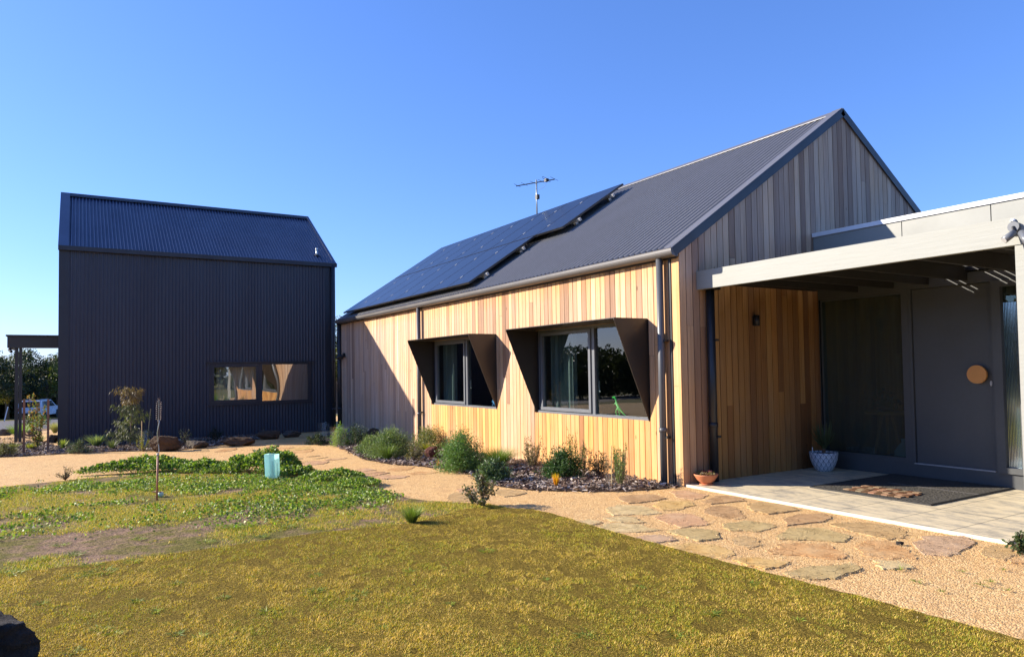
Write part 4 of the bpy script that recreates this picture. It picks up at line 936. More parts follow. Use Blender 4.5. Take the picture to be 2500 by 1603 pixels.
def whitepot():
    x, y = .285, 2.10; o = thing('white_pot', 'white leaf patterned pot holding a spiky succulent in the patio corner', 'plant pot', (x, y, 0))
    prof = [(.0, .001), (.085, .001), (.10, .012), (.135, .08), (.158, .15), (.166, .21), (.166, .232), (.158, .232), (.150, .20), (0, .195)]
    mb = MB().lathe(prof, x, y, 48, 0); pt = mb.build('pot', M['pot'], o, True); uvl = pt.data.uv_layers.new(name='UVMap')
    for pg in pt.data.polygons:
        ang = [math.atan2(pt.data.vertices[v].co.y-y, pt.data.vertices[v].co.x-x)/6.28318 % 1 for v in pg.vertices]
        if max(ang)-min(ang) > .5: ang = [a+1 if a < .5 else a for a in ang]
        for li, a in zip(pg.loop_indices, ang): uvl.data[li].uv = (a, min(1, pt.data.vertices[pt.data.loops[li].vertex_index].co.z/.235))
    MB().tube([(x, y, .2), (x, y, .212)], .148, 24).build('soil', M['soil'], o)
    MB().box(x-.09, x-.078, y-.1, y-.097, .2, .29).build('plant_tag', M['white'], o)
    MB().tube([(x+.0, y, .2), (x+.01, y, .30)], [.022, .02], 8).build('stem', M['twig'], o)
    rg = np.random.default_rng(4); n = 70; an = rg.uniform(0, 6.28, n); P = np.stack([x+.01+np.cos(an)*.02, y+np.sin(an)*.02, rg.uniform(.27, .33, n)], 1)
    D = np.stack([np.cos(an), np.sin(an), rg.uniform(.5, 2.4, n)], 1); V, F, C = blades(P, D, rg.uniform(.18, .30, n), .018, -.25, cvar((.06, .095, .045), n, .3, rg), cvar((.10, .13, .06), n, .3, rg), rg=rg)
    npmesh('spiky_leaves', V, F, C, M['leaf'], o)
whitepot()

# ------------------------------------------------------------------ plants
def shrub(name, label, u, v, wpx, hpx, kind='dense', col=(.09, .15, .04), n=2200, ls=.03, lw=.014, seed=0, group=None, stems=9, col2=None, wood='twig', lean=(0, 0), dz=0, cat_='shrub'):
    p = gp(u, v); dist = (p-CP).dot(cF); w = wpx*1.13*dist/CF; h = hpx*1.08*dist/CF; n = int(n*1.25); rg = np.random.default_rng(seed+100); rr = random.Random(seed)
    o = thing(name, label, cat_, (p.x, p.y, p.z+dz), group); base = np.array([p.x, p.y, p.z+.01+dz]); st = MB(); P = []; D = []
    if kind == 'dense':
        ns = max(stems, int(n/70)); tips = []
        for i in range(ns):
            a = rr.uniform(0, 6.28); el = rr.uniform(.05, 1.5); r = rr.uniform(.72, 1.05)
            tip = np.array([math.cos(a)*math.cos(el)*w*.48*r+lean[0], math.sin(a)*math.cos(el)*w*.48*r+lean[1], max(.03, math.sin(el)*h*.95*r)])
            tips.append(tip)
            if i < stems: st.tube([base+np.array([math.cos(a)*.02, math.sin(a)*.02, 0]), base+tip*.5+np.array([0, 0, h*.1]), base+tip*.9], [.006, .004, .002], 5)
        per = n//ns
        for tip in tips:
            tt = rg.uniform(.15, 1.0, per)**.6; sp = min(w, h)*.085
            q = base+tip[None]*tt[:, None]+rg.normal(size=(per, 3))*sp*np.array([[1, 1, .8]]); q[:, 2] = np.maximum(q[:, 2], base[2]+.005)
            P.append(q); D.append(rg.normal(size=(per, 3))+unit(np.array([tip]))*1.0+np.array([[0, 0, .4]]))
    elif kind == 'upright':
        ns = stems
        for i in range(ns):
            a = rr.uniform(0, 6.28); r0_ = w*.14*rr.random(); x0, y0 = math.cos(a)*r0_, math.sin(a)*r0_; hh = h*rr.uniform(.5, 1.0) if i else h; sx, sy = math.cos(a)*w*.36*rr.random(), math.sin(a)*w*.36*rr.random()
            A = base+np.array([x0, y0, 0]); B = base+np.array([x0+sx, y0+sy, hh]); Mi = (A+B)/2+np.array([sx*.2, sy*.2, 0]); st.tube([A, Mi, B], [.005, .0035, .0015], 5)
            per = n//ns; tt = rg.uniform(.12, 1, per)
            q = (A[None]*(1-tt)[:, None]**2+2*(tt*(1-tt))[:, None]*Mi[None]+B[None]*(tt**2)[:, None])+rg.normal(size=(per, 3))*w*.03; P.append(q); dd = rg.normal(size=(per, 3)); dd[:, 2] = np.abs(dd[:, 2])*.9+.3; D.append(dd)
    elif kind == 'sparse':
        for i in range(stems):
            a = rr.uniform(0, 6.28); el = rr.uniform(.2, 1.45); A = base; tip = base+np.array([math.cos(a)*math.cos(el)*w*.5, math.sin(a)*math.cos(el)*w*.5, math.sin(el)*h*.95])
            mid_ = (A+tip)/2+np.array([rr.uniform(-1, 1)*w*.06, rr.uniform(-1, 1)*w*.06, h*.06]); st.tube([A, mid_, tip], [.005, .0035, .0015], 5)
            for b in range(3):
                s0 = A+(tip-A)*rr.uniform(.35, .9); e0 = s0+np.array([rr.uniform(-1, 1)*w*.16, rr.uniform(-1, 1)*w*.16, rr.uniform(.0, 1)*h*.18]); st.tube([s0, e0], [.0025, .001], 4)
                per = max(3, n//(stems*4)); tt = rg.uniform(.1, 1, per)[:, None]; P.append(s0[None]+(e0-s0)[None]*tt+rg.normal(size=(per, 3))*.008); D.append(rg.normal(size=(per, 3))+np.array([[0, 0, .3]]))
            per = max(3, n//(stems*4)); tt = rg.uniform(.3, 1, per)[:, None]; P.append(A[None]+(tip-A)[None]*tt+rg.normal(size=(per, 3))*.012); D.append(rg.normal(size=(per, 3))+np.array([[0, 0, .3]]))
    P = np.concatenate(P); D = np.concatenate(D); m_ = len(P); C = cvar(col, m_, .35, rg)
    if col2 is not None: k = rg.uniform(0, 1, m_) < .35; C[k] = cvar(col2, int(k.sum()), .3, rg)
    V, F, C = leafmesh(P, D, rg.uniform(.6, 1.25, m_)*ls, rg.uniform(.7, 1.2, m_)*lw, C, .12, rg)
    npmesh('foliage', V, F, C, M['leaf'], o)
    if st.v: st.build('stems', M[wood], o)
    return o
def tuft(name, label, u, v, wpx, hpx, col, col2=None, n=260, bw=.006, seed=0, bend=.6, group=None, cat_='grass tuft', spread=1.0, part='blades'):
    p = gp(u, v); dist = (p-CP).dot(cF); w = wpx*dist/CF; h = hpx*dist/CF; rg = np.random.default_rng(seed+500)
    an = rg.uniform(0, 6.28, n); r = rg.uniform(0, 1, n); P = np.stack([p.x+np.cos(an)*r*w*.09, p.y+np.sin(an)*r*w*.09, np.full(n, p.z+.005)], 1)
    out = rg.uniform(.0, 1, n)**.7*(w*.5/h)*1.25*spread; D = np.stack([np.cos(an)*out, np.sin(an)*out, np.ones(n)], 1)
    L = h*rg.uniform(.65, 1.1, n)*np.sqrt(1+out**2)*.95; C = cvar(col, n, .3, rg); C2 = cvar(col2 or tuple(min(1, c*1.6) for c in col), n, .3, rg)
    V, F, C = blades(P, D, L, bw, bend*.35, C, C2, rg); o = npmesh(name, V, F, C, M['leaf'], None, label=label, cat=cat_, group=group); return o
# bed along the timber wall
GG = (0.182, 0.257, 0.101); DG = (0.074, 0.128, 0.041); MG = (0.115, 0.189, 0.047)
shrub('grey_green_shrub', 'low spreading grey green shrub at the left end of the wall bed', 905, 1108, 75, 42, 'dense', GG, 4200, .032, .013, 1)
shrub('grey_green_shrub', 'broad fine leaved grey green shrub left of the middle downpipe', 955, 1117, 125, 68, 'dense', GG, 11000, .03, .011, 2)
shrub('grey_green_shrub', 'leafy shrub with tall sprigs right behind the middle downpipe base', 1048, 1096, 110, 55, 'dense', (0.176, 0.216, 0.081), 4200, .03, .012, 3, col2=(0.270, 0.257, 0.095))
tuft('spiky_tuft', 'dark green spiky grass clump in front of the broad grey green shrub', 945, 1124, 62, 52, (0.068, 0.135, 0.027), (0.189, 0.270, 0.054), 260, .006, 4)
tuft('spiky_tuft', 'golden green grass clump above the red rock', 1040, 1101, 50, 26, (0.203, 0.230, 0.027), (0.432, 0.432, 0.081), 200, .006, 5)
shrub('low_brown_shrub', 'small brownish green shrub left of the red rock', 1012, 1128, 60, 38, 'sparse', (0.216, 0.203, 0.095), 620, .028, .014, 6, stems=16)
shrub('round_shrub', 'large rounded bright green shrub in the middle of the wall bed', 1127, 1151, 118, 94, 'dense', (0.142, 0.257, 0.074), 11500, .030, .011, 7)
tuft('grass_tussock', 'large fine leaved green grass tussock against the timber wall', 1215, 1140, 108, 62, (0.054, 0.121, 0.016), (0.216, 0.324, 0.054), 1500, .0035, 8, .7, spread=1.1, cat_='tussock')
shrub('front_shrub', 'dark round leaved shrub in front of the grass tussock', 1205, 1174, 92, 54, 'dense', (0.101, 0.169, 0.074), 3600, .028, .016, 9)
shrub('twiggy_shrub', 'open brownish shrub with upright twigs right of the tussock', 1300, 1142, 76, 68, 'upright', (0.176, 0.162, 0.081), 1000, .026, .013, 10, stems=22, col2=(0.297, 0.230, 0.108))
shrub('dark_green_shrub', 'dark green shrub with long sprigs under the gap between windows', 1375, 1167, 104, 72, 'dense', (0.054, 0.115, 0.030), 4800, .027, .015, 11)
shrub('sprig_shrub', 'tall thin sprigs rising behind the dark green shrub', 1405, 1150, 84, 92, 'upright', (0.135, 0.176, 0.041), 520, .024, .012, 12, stems=10, col2=(0.270, 0.270, 0.068))
shrub('twiggy_shrub', 'dark sparse shrub between the dark green shrub and the staked shrub', 1462, 1163, 62, 60, 'sparse', (0.068, 0.081, 0.034), 700, .026, .012, 13, stems=20, col2=(0.189, 0.121, 0.041))
shrub('upright_shrub', 'upright green shrub tied to a bamboo cane near the downpipe', 1512, 1187, 44, 92, 'upright', (0.135, 0.216, 0.047), 1300, .036, .009, 14, stems=14, col2=(0.243, 0.324, 0.081))
p = gp(1494, 1186); MB().tube([p, (p.x, p.y, p.z+.46)], .005, 8).build('bamboo_cane', M['bamboo'], None, label='thin bamboo cane beside the upright green shrub', cat='cane')
p = gp(1510, 1190)
gd = MB(); 
for i in range(20):
    a, b = 6.283*i/20, 6.283*(i+1)/20; r = .16; gd.quad((p.x+r*math.cos(a), p.y+r*math.sin(a), p.z), (p.x+r*math.cos(b), p.y+r*math.sin(b), p.z), (p.x+r*math.cos(b), p.y+r*math.sin(b), p.z+.42), (p.x+r*math.cos(a), p.y+r*math.sin(a), p.z+.42))
gd.build('plant_guard', M['clearguard'], None, label='clear plastic guard around the upright shrub by the wall', cat='plant guard')
tuft('yellow_flower_spike', 'bright orange yellow kangaroo paw spikes in the bark mulch', 1358, 1190, 22, 36, (0.837, 0.351, 0.014), (1.080, 0.608, 0.027), 90, .009, 15, .2, cat_='flowers')
tuft('orange_leaf_tuft', 'tiny orange tipped tuft at the edge of the round shrub', 1069, 1143, 12, 26, (0.608, 0.216, 0.041), (0.810, 0.405, 0.108), 26, .007, 16, .2, cat_='flowers')
shrub('path_sapling', 'young round leaved sapling growing in the gravel by the lawn corner', 1178, 1237, 104, 72, 'sparse', (0.142, 0.155, 0.074), 620, .032, .024, 17, stems=15, col2=(0.230, 0.176, 0.095))
tuft('spiky_tuft', 'bright spiky grass clump at the lawn corner', 1006, 1279, 72, 54, (0.081, 0.135, 0.027), (0.297, 0.405, 0.068), 420, .0045, 18)
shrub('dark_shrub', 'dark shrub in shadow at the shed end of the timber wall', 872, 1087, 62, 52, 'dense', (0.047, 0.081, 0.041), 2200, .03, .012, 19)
shrub('guarded_shrub', 'bright green shrub inside a clear plastic guard by the far wall corner', 828, 1090, 44, 54, 'dense', (0.176, 0.324, 0.041), 1900, .035, .014, 20)
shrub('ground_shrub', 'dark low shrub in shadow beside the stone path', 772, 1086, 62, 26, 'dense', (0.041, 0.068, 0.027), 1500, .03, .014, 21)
def guard(u, v, wpx, hpx, label):
    p = gp(u, v); dist = (p-CP).dot(cF); r = wpx*dist/CF/2; h = hpx*dist/CF; g_ = MB()
    for i in range(16):
        a, b = 6.283*i/16, 6.283*(i+1)/16; w0 = 1+.05*math.sin(i*2.3)
        g_.quad((p.x+r*.8*math.cos(a), p.y+r*.8*math.sin(a), p.z), (p.x+r*.8*math.cos(b), p.y+r*.8*math.sin(b), p.z), (p.x+r*math.cos(b), p.y+r*math.sin(b), p.z+h*w0), (p.x+r*math.cos(a), p.y+r*math.sin(a), p.z+h*w0))
    g_.build('plant_guard', M['clearguard'], None, label=label, cat='plant guard')
guard(827, 1093, 44, 52, 'clear plastic guard around the bright shrub at the far wall corner')
guard(790, 1066, 32, 34, 'clear plastic guard at the right corner of the dark shed')
guard(352, 1091, 46, 40, 'clear plastic guard below the drooping wattle beside the boulder')
# plants by the shed
def wattle():
    p = gp(318, 1092); o = thing('drooping_wattle', 'tall drooping narrow leaved wattle against the dark shed wall', 'small tree', tuple(p)); dist = (p-CP).dot(cF); k = dist/CF; rr = random.Random(5); rg = np.random.default_rng(55)
    st = MB(); P = []; D = []; top = np.array([p.x, p.y, p.z+134*k]); base = np.array([p.x, p.y, p.z]); st.tube([base, base*.5+top*.5+np.array([.02, .02, 0]), top], [.014, .009, .003], 6)
    for i in range(44):
        t_ = rr.uniform(.12, 1); s0 = base+(top-base)*t_; a = rr.uniform(0, 6.28); r = (66-34*t_)*k*rr.uniform(.4, 1); e = s0+np.array([math.cos(a)*r, math.sin(a)*r, 14*k]); e2 = e+np.array([math.cos(a)*8*k, math.sin(a)*8*k, -12*k]); st.tube([s0, e, e2], [.004, .002, .001], 4)
        n = 62; tt = rg.uniform(.25, 1, n)[:, None]; q = s0[None]*(1-tt)+e[None]*tt+rg.normal(size=(n, 3))*4*k; P.append(q); D.append(np.concatenate([np.tile([[math.cos(a)*.5, math.sin(a)*.5]], (n, 1))+rg.normal(size=(n, 2))*.4, -rg.uniform(.4, 1.2, (n, 1))], 1))
    P = np.concatenate(P); D = np.concatenate(D); n = len(P); C = cvar((0.135, 0.155, 0.068), n, .45, rg); kk = P[:, 2] > p.z+108*k; C[kk] = cvar((0.230, 0.162, 0.068), int(kk.sum()), .3, rg)
    V, F, C = leafmesh(P, D, rg.uniform(.05, .11, n), .012, C, .1, rg); npmesh('foliage', V, F, C, M['leaf'], o); st.build('stems', M['twig'], o)
wattle()
for (u, v, l, a, lab) in ((346, 1099, .82, .0, 'short bamboo cane in front of the drooping wattle'), (358, 1084, 1.1, .02, 'long bamboo cane leaning beside the drooping wattle')):
    p = gp(u, v); MB().tube([p, (p.x+a*.3, p.y+a*4, p.z+l*.72)], .008, 8).build('bamboo_cane', M['bamboo'], None, label=lab, cat='cane')
shrub('yellow_green_shrub', 'small yellow green shrub at the foot of the bamboo canes', 350, 1102, 34, 32, 'upright', (0.270, 0.270, 0.054), 420, .03, .012, 22, stems=12)
tuft('strappy_plant', 'pale arching strap leaved plant at the shed wall', 236, 1090, 56, 40, (0.135, 0.203, 0.068), (0.459, 0.540, 0.270), 220, .012, 23, .8, cat_='strappy plant')
tuft('strappy_plant', 'thin dark strap leaved plant between the pale one and the boulder', 274, 1096, 40, 34, (0.068, 0.108, 0.041), (0.270, 0.297, 0.135), 70, .012, 24, .8, cat_='strappy plant')
shrub('blue_green_shrub', 'blue green needle leaved shrub near the left shed corner', 191, 1107, 54, 34, 'dense', (0.101, 0.135, 0.088), 1900, .035, .009, 25)
tuft('spiky_tuft', 'yellow green spiky plant at the left corner of the dark shed', 154, 1096, 28, 30, (0.189, 0.270, 0.041), (0.459, 0.513, 0.108), 90, .011, 26)
shrub('white_flower_shrub', 'dark small shrub with white flowers right of the big boulder', 448, 1090, 44, 44, 'sparse', (0.047, 0.068, 0.034), 420, .03, .013, 27, stems=12, col2=(0.378, 0.378, 0.297))
shrub('dark_sprig', 'thin dark sprig above the long boulder by the shed', 642, 1071, 22, 30, 'sparse', (0.068, 0.081, 0.041), 90, .03, .014, 28, stems=6, col2=(0.405, 0.405, 0.378))
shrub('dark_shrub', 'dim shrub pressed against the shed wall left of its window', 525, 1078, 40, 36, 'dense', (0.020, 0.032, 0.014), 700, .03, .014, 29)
# bed left of the shed
tuft('grass_clump', 'green grass clump at the foot of the shed porch post', 47, 1070, 62, 44, (0.108, 0.203, 0.034), (0.324, 0.486, 0.081), 420, .009, 30)
tuft('yellow_tuft', 'yellow green tuft between the two timber stakes', 76, 1097, 40, 20, (0.270, 0.297, 0.041), (0.567, 0.567, 0.108), 160, .010, 31)
tuft('yellow_tuft', 'bright yellow tuft beside the right timber stake', 99, 1081, 28, 24, (0.351, 0.351, 0.041), (0.702, 0.675, 0.135), 130, .010, 32)
tuft('yellow_tuft', 'low yellow green tuft left of the two timber stakes', 33, 1096, 36, 18, (0.230, 0.257, 0.041), (0.513, 0.513, 0.108), 130, .010, 33)
shrub('low_olive_shrub', 'low olive shrub at the left edge of the mulch bed', 12, 1114, 58, 34, 'dense', (0.162, 0.162, 0.068), 1500, .03, .012, 34)
shrub('red_tip_sapling', 'young sapling with reddish top tied between the timber stakes', 86, 1101, 40, 128, 'upright', (0.149, 0.203, 0.061), 620, .05, .03, 35, stems=6, col2=(0.432, 0.230, 0.081))
shrub('dotted_shrub', 'round leaved shrub behind the left timber stake', 68, 1058, 36, 46, 'sparse', (0.162, 0.203, 0.095), 420, .05, .034, 36, stems=16)
shrub('green_bush', 'rounded green bush behind the young sapling', 100, 1042, 40, 32, 'dense', (0.135, 0.230, 0.041), 1500, .045, .016, 37)
tuft('pale_grass', 'pale feathery grass clump at the left side of the shed', 134, 1057, 38, 34, (0.230, 0.243, 0.081), (0.567, 0.540, 0.270), 320, .008, 38)
tuft('tall_grass_stem', 'single tall flowering grass stem rising over the car', 92, 1046, 28, 90, (0.405, 0.351, 0.162), (0.675, 0.540, 0.216), 5, .014, 39, .2)
# on the weed patch
shrub('dry_twig_bush', 'small dry twig bush on the left edge of the weed patch', 160, 1173, 44, 34, 'sparse', (0.243, 0.203, 0.095), 200, .022, .01, 40, stems=16)
shrub('weed_sprig', 'sprig of greyish leaves behind the leafy hump left of the stake', 330, 1146, 34, 30, 'sparse', (0.189, 0.189, 0.081), 220, .03, .015, 41, stems=9)
shrub('weed_sprig', 'sprig of greyish leaves behind the hump between stake and sleeve', 503, 1146, 34, 30, 'sparse', (0.176, 0.189, 0.081), 240, .03, .015, 42, stems=9)
shrub('edge_plant', 'small round leaved plant at the patio edge on the right', 2492, 1352, 56, 46, 'sparse', (0.081, 0.115, 0.041), 420, .026, .02, 43, stems=14)

# ------------------------------------------------------------------ rocks
def rock(label, u, v, wpx, hpx, mat, seed, deep=.7, z=0, cat_='boulder', name='boulder', pos=None, size=None, cuts=16):
    if pos is None:
        p = gp(u, v); dist = (p-CP).dot(cF); w = wpx*dist/CF; h = hpx*dist/CF
    else: p = Vector(pos); w, h = size
    bm = bmesh.new(); bmesh.ops.create_icosphere(bm, subdivisions=5, radius=.5); rr = random.Random(seed)
    ph = [(Vector((rr.gauss(0, 1), rr.gauss(0, 1), rr.gauss(0, 1))).normalized(), rr.uniform(.24, .42)) for _ in range(cuts)]+[(Vector((.1, .05, 1)).normalized(), .25)]
    so_ = Vector((seed*3.1, seed*1.7, seed*.9))
    for vtx in bm.verts:
        c = vtx.co.copy()
        for n_, dd_ in ph:
            k = c.dot(n_)
            if k > dd_: c -= n_*(k-dd_)*.92
        f = mnoise.fractal(c*3.2+so_, 1.0, 2.0, 3)*.05+mnoise.fractal(c*11+so_, .9, 2.1, 4)*.028
        c += c.normalized()*f; vtx.co = c
    zmin = min(x.co.z for x in bm.verts); zmax = max(x.co.z for x in bm.verts); xm_ = max(x.co.x for x in bm.verts)-min(x.co.x for x in bm.verts)
    R2 = Matrix.Rotation(math.atan2(cR.y, cR.x), 3, 'Z')
    for vtx in bm.verts:
        c = vtx.co; q = Vector((c.x/xm_*w, c.y/xm_*w*deep, ((c.z-zmin)/(zmax-zmin)*1.12-.12)*h)); q = R2 @ q; vtx.co = q
    me = bpy.data.meshes.new(name); bm.to_mesh(me); bm.free(); me.polygons.foreach_set('use_smooth', [True]*len(me.polygons))
    o = link(name, me, mat, None, label, cat_); o.location = (p.x, p.y, p.z+z); return o
rock('large brown flat topped boulder beside the dark shed wall', 411, 1101, 80, 39, M['rock_brown'], 1)
rock('dark low rock just right of the large brown boulder', 482, 1094, 55, 20, M['rock_grey'], 2)
rock('long low brown boulder edging the shed bed', 586, 1088, 84, 22, M['rock_brown'], 3)
rock('brown boulder below the shed window', 656, 1072, 60, 22, M['rock_brown'], 4)
rock('dim brown boulder near the right shed corner', 714, 1067, 44, 17, M['rock_grey'], 5)
rock('rough red brown rock in front of the wall bed shrubs', 1055, 1121, 38, 32, M['rock_red'], 6)
rock('dark brown boulder in shadow against the timber wall', 915, 1070, 44, 26, M['rock_brown'], 7)
rock('smaller brown boulder in front of the shadowed wall', 889, 1079, 34, 17, M['rock_brown'], 8)
rock('dark rock at the left foot of the shed porch post', 14, 1063, 40, 17, M['rock_grey'], 9)
rock('dark rock just right of the shed porch post', 80, 1060, 24, 12, M['rock_grey'], 10)
rock('red brown rock at the left corner of the shed', 131, 1080, 30, 20, M['rock_brown'], 11)
rock('small pale stones at the foot of the wall downpipe', 1643, 1190, 16, 9, M['rock_grey'], 12, cat_='stone', name='small_stone')
rock('small dark chip of stone on the orange paving slab', 2197, 1332, 20, 12, M['rock_black'], 13, cat_='stone', name='small_stone')
rp_ = on(12, 1600, 2, .05)
rock('black basalt rock in the bottom left corner of the lawn', 0, 0, 0, 0, M['rock_black'], 23, 1.0, pos=(on(-92, 1655, 2, -.04)), size=(.66, .27), cuts=4)
# paving stones: outline in the photograph laid down on the ground
def crop(ox, oy, s, pts): return [(ox+x/s, oy+y/s) for x, y in pts]
FS = []
A_ = lambda c, lab, *pts: FS.append((c, lab, crop(1100, 1120, 1.716, pts)))
A_('brown', 'reddish brown slab nearest the mulch, first from the wall corner', (700, 160), (760, 147), (850, 147), (900, 163), (830, 175), (745, 183))
A_('pink', 'pinkish slab right at the patio corner', (915, 135), (985, 130), (1080, 148), (1020, 167), (950, 158))
A_('brown', 'greyish tan slab touching the patio edge, left one', (1055, 178), (1110, 152), (1200, 155), (1240, 172), (1090, 186))
A_('yellow', 'golden yellow slab with a ragged lower edge', (850, 190), (880, 172), (1000, 175), (1028, 190), (960, 208), (890, 212))
A_('cream', 'flat pale grey cream slab with four straight sides', (652, 205), (700, 190), (800, 193), (885, 224), (685, 233))
A_('cream', 'small thin cream slab with a dark crack', (640, 247), (700, 238), (770, 240), (812, 262), (780, 265), (670, 258))
A_('cream', 'smallest pale slab beside the lawn edge', (530, 258), (575, 250), (632, 262), (582, 276), (550, 271))
A_('cream', 'wide cream slab with a rough lower edge next to the lawn', (620, 278), (700, 262), (800, 270), (878, 292), (840, 299), (690, 302))
A_('pink', 'large pink slab in the middle row', (850, 240), (920, 225), (1010, 228), (1087, 266), (1060, 274), (965, 284), (900, 262))
A_('brown', 'brown oval slab with rounded left end', (1062, 210), (1085, 198), (1130, 193), (1190, 202), (1240, 240), (1190, 250), (1090, 232))
A_('tan', 'tan cracked slab close under the patio edge', (1240, 187), (1300, 178), (1440, 200), (1462, 211), (1330, 228), (1260, 212))
A_('brown', 'brown slab with a dark curved lower edge', (1390, 248), (1450, 230), (1560, 225), (1597, 238), (1560, 260), (1410, 276))
A_('grey', 'grey green slate slab with jagged edge', (1140, 268), (1240, 255), (1340, 266), (1362, 280), (1290, 300), (1170, 296))
A_('grey', 'pale grey slab with an orange stain', (905, 297), (1010, 288), (1110, 298), (1130, 330), (1040, 342), (960, 318))
A_('mauve', 'narrow mauve pink slab at the lawn edge', (775, 327), (850, 315), (930, 323), (947, 337), (850, 350))
A_('yellow', 'long golden slab running along the lawn edge', (905, 357), (1000, 345), (1120, 358), (1188, 388), (1150, 410), (1010, 396))
A_('tan', 'small tan slab in the centre of the path', (1175, 338), (1230, 318), (1290, 335), (1305, 355), (1250, 373), (1190, 354))
A_('grey', 'large olive grey slab with ragged right end', (1365, 322), (1420, 285), (1560, 288), (1675, 320), (1650, 343), (1380, 333))
A_('tan', 'large tan layered slab with many cracks', (1590, 272), (1700, 262), (1850, 270), (1910, 298), (1900, 325), (1830, 333), (1680, 300))
A_('orange', 'largest orange pink slab in the front row', (1335, 378), (1370, 350), (1580, 350), (1665, 402), (1620, 415), (1350, 393))
A_('orange', 'orange slab with chipped right corner', (1690, 362), (1740, 335), (1860, 345), (1920, 375), (1950, 412), (1850, 412), (1730, 400))
A_('mauve', 'mauve grey six sided slab right of the orange ones', (1935, 347), (2010, 320), (2150, 322), (2195, 350), (2130, 385), (2080, 402), (1985, 395))
A_('yellow', 'narrow pointed yellow slab in the front', (1180, 420), (1290, 410), (1420, 428), (1400, 440), (1315, 457))
A_('grey', 'front most grey cream slab with wavy lower edge', (1390, 472), (1500, 447), (1680, 435), (1718, 458), (1640, 485), (1530, 500), (1430, 490))
A_('cream', 'small pale tan slab right of the front most slab', (1770, 422), (1880, 423), (1945, 455), (1810, 458))
A_('tan', 'sandy slab beside the plant at the right edge', (2220, 378), (2270, 358), (2350, 363), (2380, 395), (2320, 420), (2250, 408))
A_('orange', 'partly seen orange slab at the right edge of view', (2340, 422), (2400, 408), (2440, 412), (2440, 434), (2350, 431))
B_ = lambda c, lab, *pts: FS.append((c, lab, crop(840, 1010, 4.804, pts)))
B_('pink', 'faint pink slab behind the gravel sapling', (1310, 885), (1420, 862), (1560, 868), (1610, 900), (1380, 922))
B_('tan', 'tan slab half covered by the gravel sapling', (1200, 992), (1320, 920), (1490, 932), (1500, 1000), (1330, 1022), (1260, 1018))
B_('tan', 'tan slab right of the gravel sapling', (1750, 892), (1950, 884), (2110, 905), (2040, 945), (1880, 965), (1760, 932))
B_('pink', 'back left slab of the middle group of six', (100, 662), (250, 635), (380, 652), (200, 668))
B_('pink', 'left most long slab of the middle group of six', (80, 687), (200, 670), (480, 674), (250, 691))
B_('pink', 'slab in the centre left of the middle group of six', (155, 717), (270, 696), (530, 684), (400, 712), (265, 738))
B_('pink', 'front slab of the middle group of six', (300, 737), (480, 712), (770, 720), (620, 750), (440, 756))
B_('orange', 'back right slab of the middle group of six', (490, 652), (620, 622), (830, 618), (740, 652), (610, 664))
B_('orange', 'right most slab of the middle group of six', (730, 692), (900, 670), (1110, 676), (950, 697), (800, 706))
C_ = lambda c, lab, *pts: FS.append((c, lab, crop(360, 930, 4.804, pts)))
C_('orange', 'pale slab alone on the path left of the far group', (780, 825), (900, 792), (1035, 781), (1045, 795), (900, 822))
C_('tan', 'faint flush slab on the path near the large boulder', (540, 803), (690, 794), (730, 818), (560, 824))
C_('orange', 'small slab at the left of the far group', (1370, 778), (1440, 762), (1475, 768), (1400, 786))
C_('orange', 'slab behind the teal sleeve in the far group', (1370, 800), (1500, 782), (1720, 772), (1600, 798))
C_('yellow', 'golden slab with raised right corner in the far group', (1560, 800), (1880, 766), (1942, 790), (1700, 812))
C_('orange', 'thin slab just in front of the golden far slab', (1640, 832), (1950, 803), (1900, 826), (1700, 841))
C_('tan', 'slab right of the teal sleeve top', (1600, 908), (1780, 893), (1815, 905), (1640, 924))
C_('tan', 'slab right of the teal sleeve middle', (1755, 948), (1990, 930), (1940, 946), (1800, 955))
C_('pink', 'pink slab at the front of the far group', (1800, 968), (1930, 937), (2125, 938), (2060, 965), (1880, 979))
C_('tan', 'thin slab in the middle right of the far group', (1870, 882), (2010, 862), (2020, 870), (1900, 882))
C_('tan', 'slab in front of the thin middle right far slab', (1970, 903), (2115, 882), (2100, 892), (1990, 905))
C_('pink', 'right most pinkish slab of the far group', (2080, 913), (2340, 893), (2300, 906), (2100, 925))
C_('grey', 'front slab in the shed shadow', (1380, 722), (1560, 694), (1890, 684), (1820, 712))
C_('grey', 'rear slab in the shed shadow', (1520, 686), (1650, 662), (1900, 656), (1830, 680))
SG = []
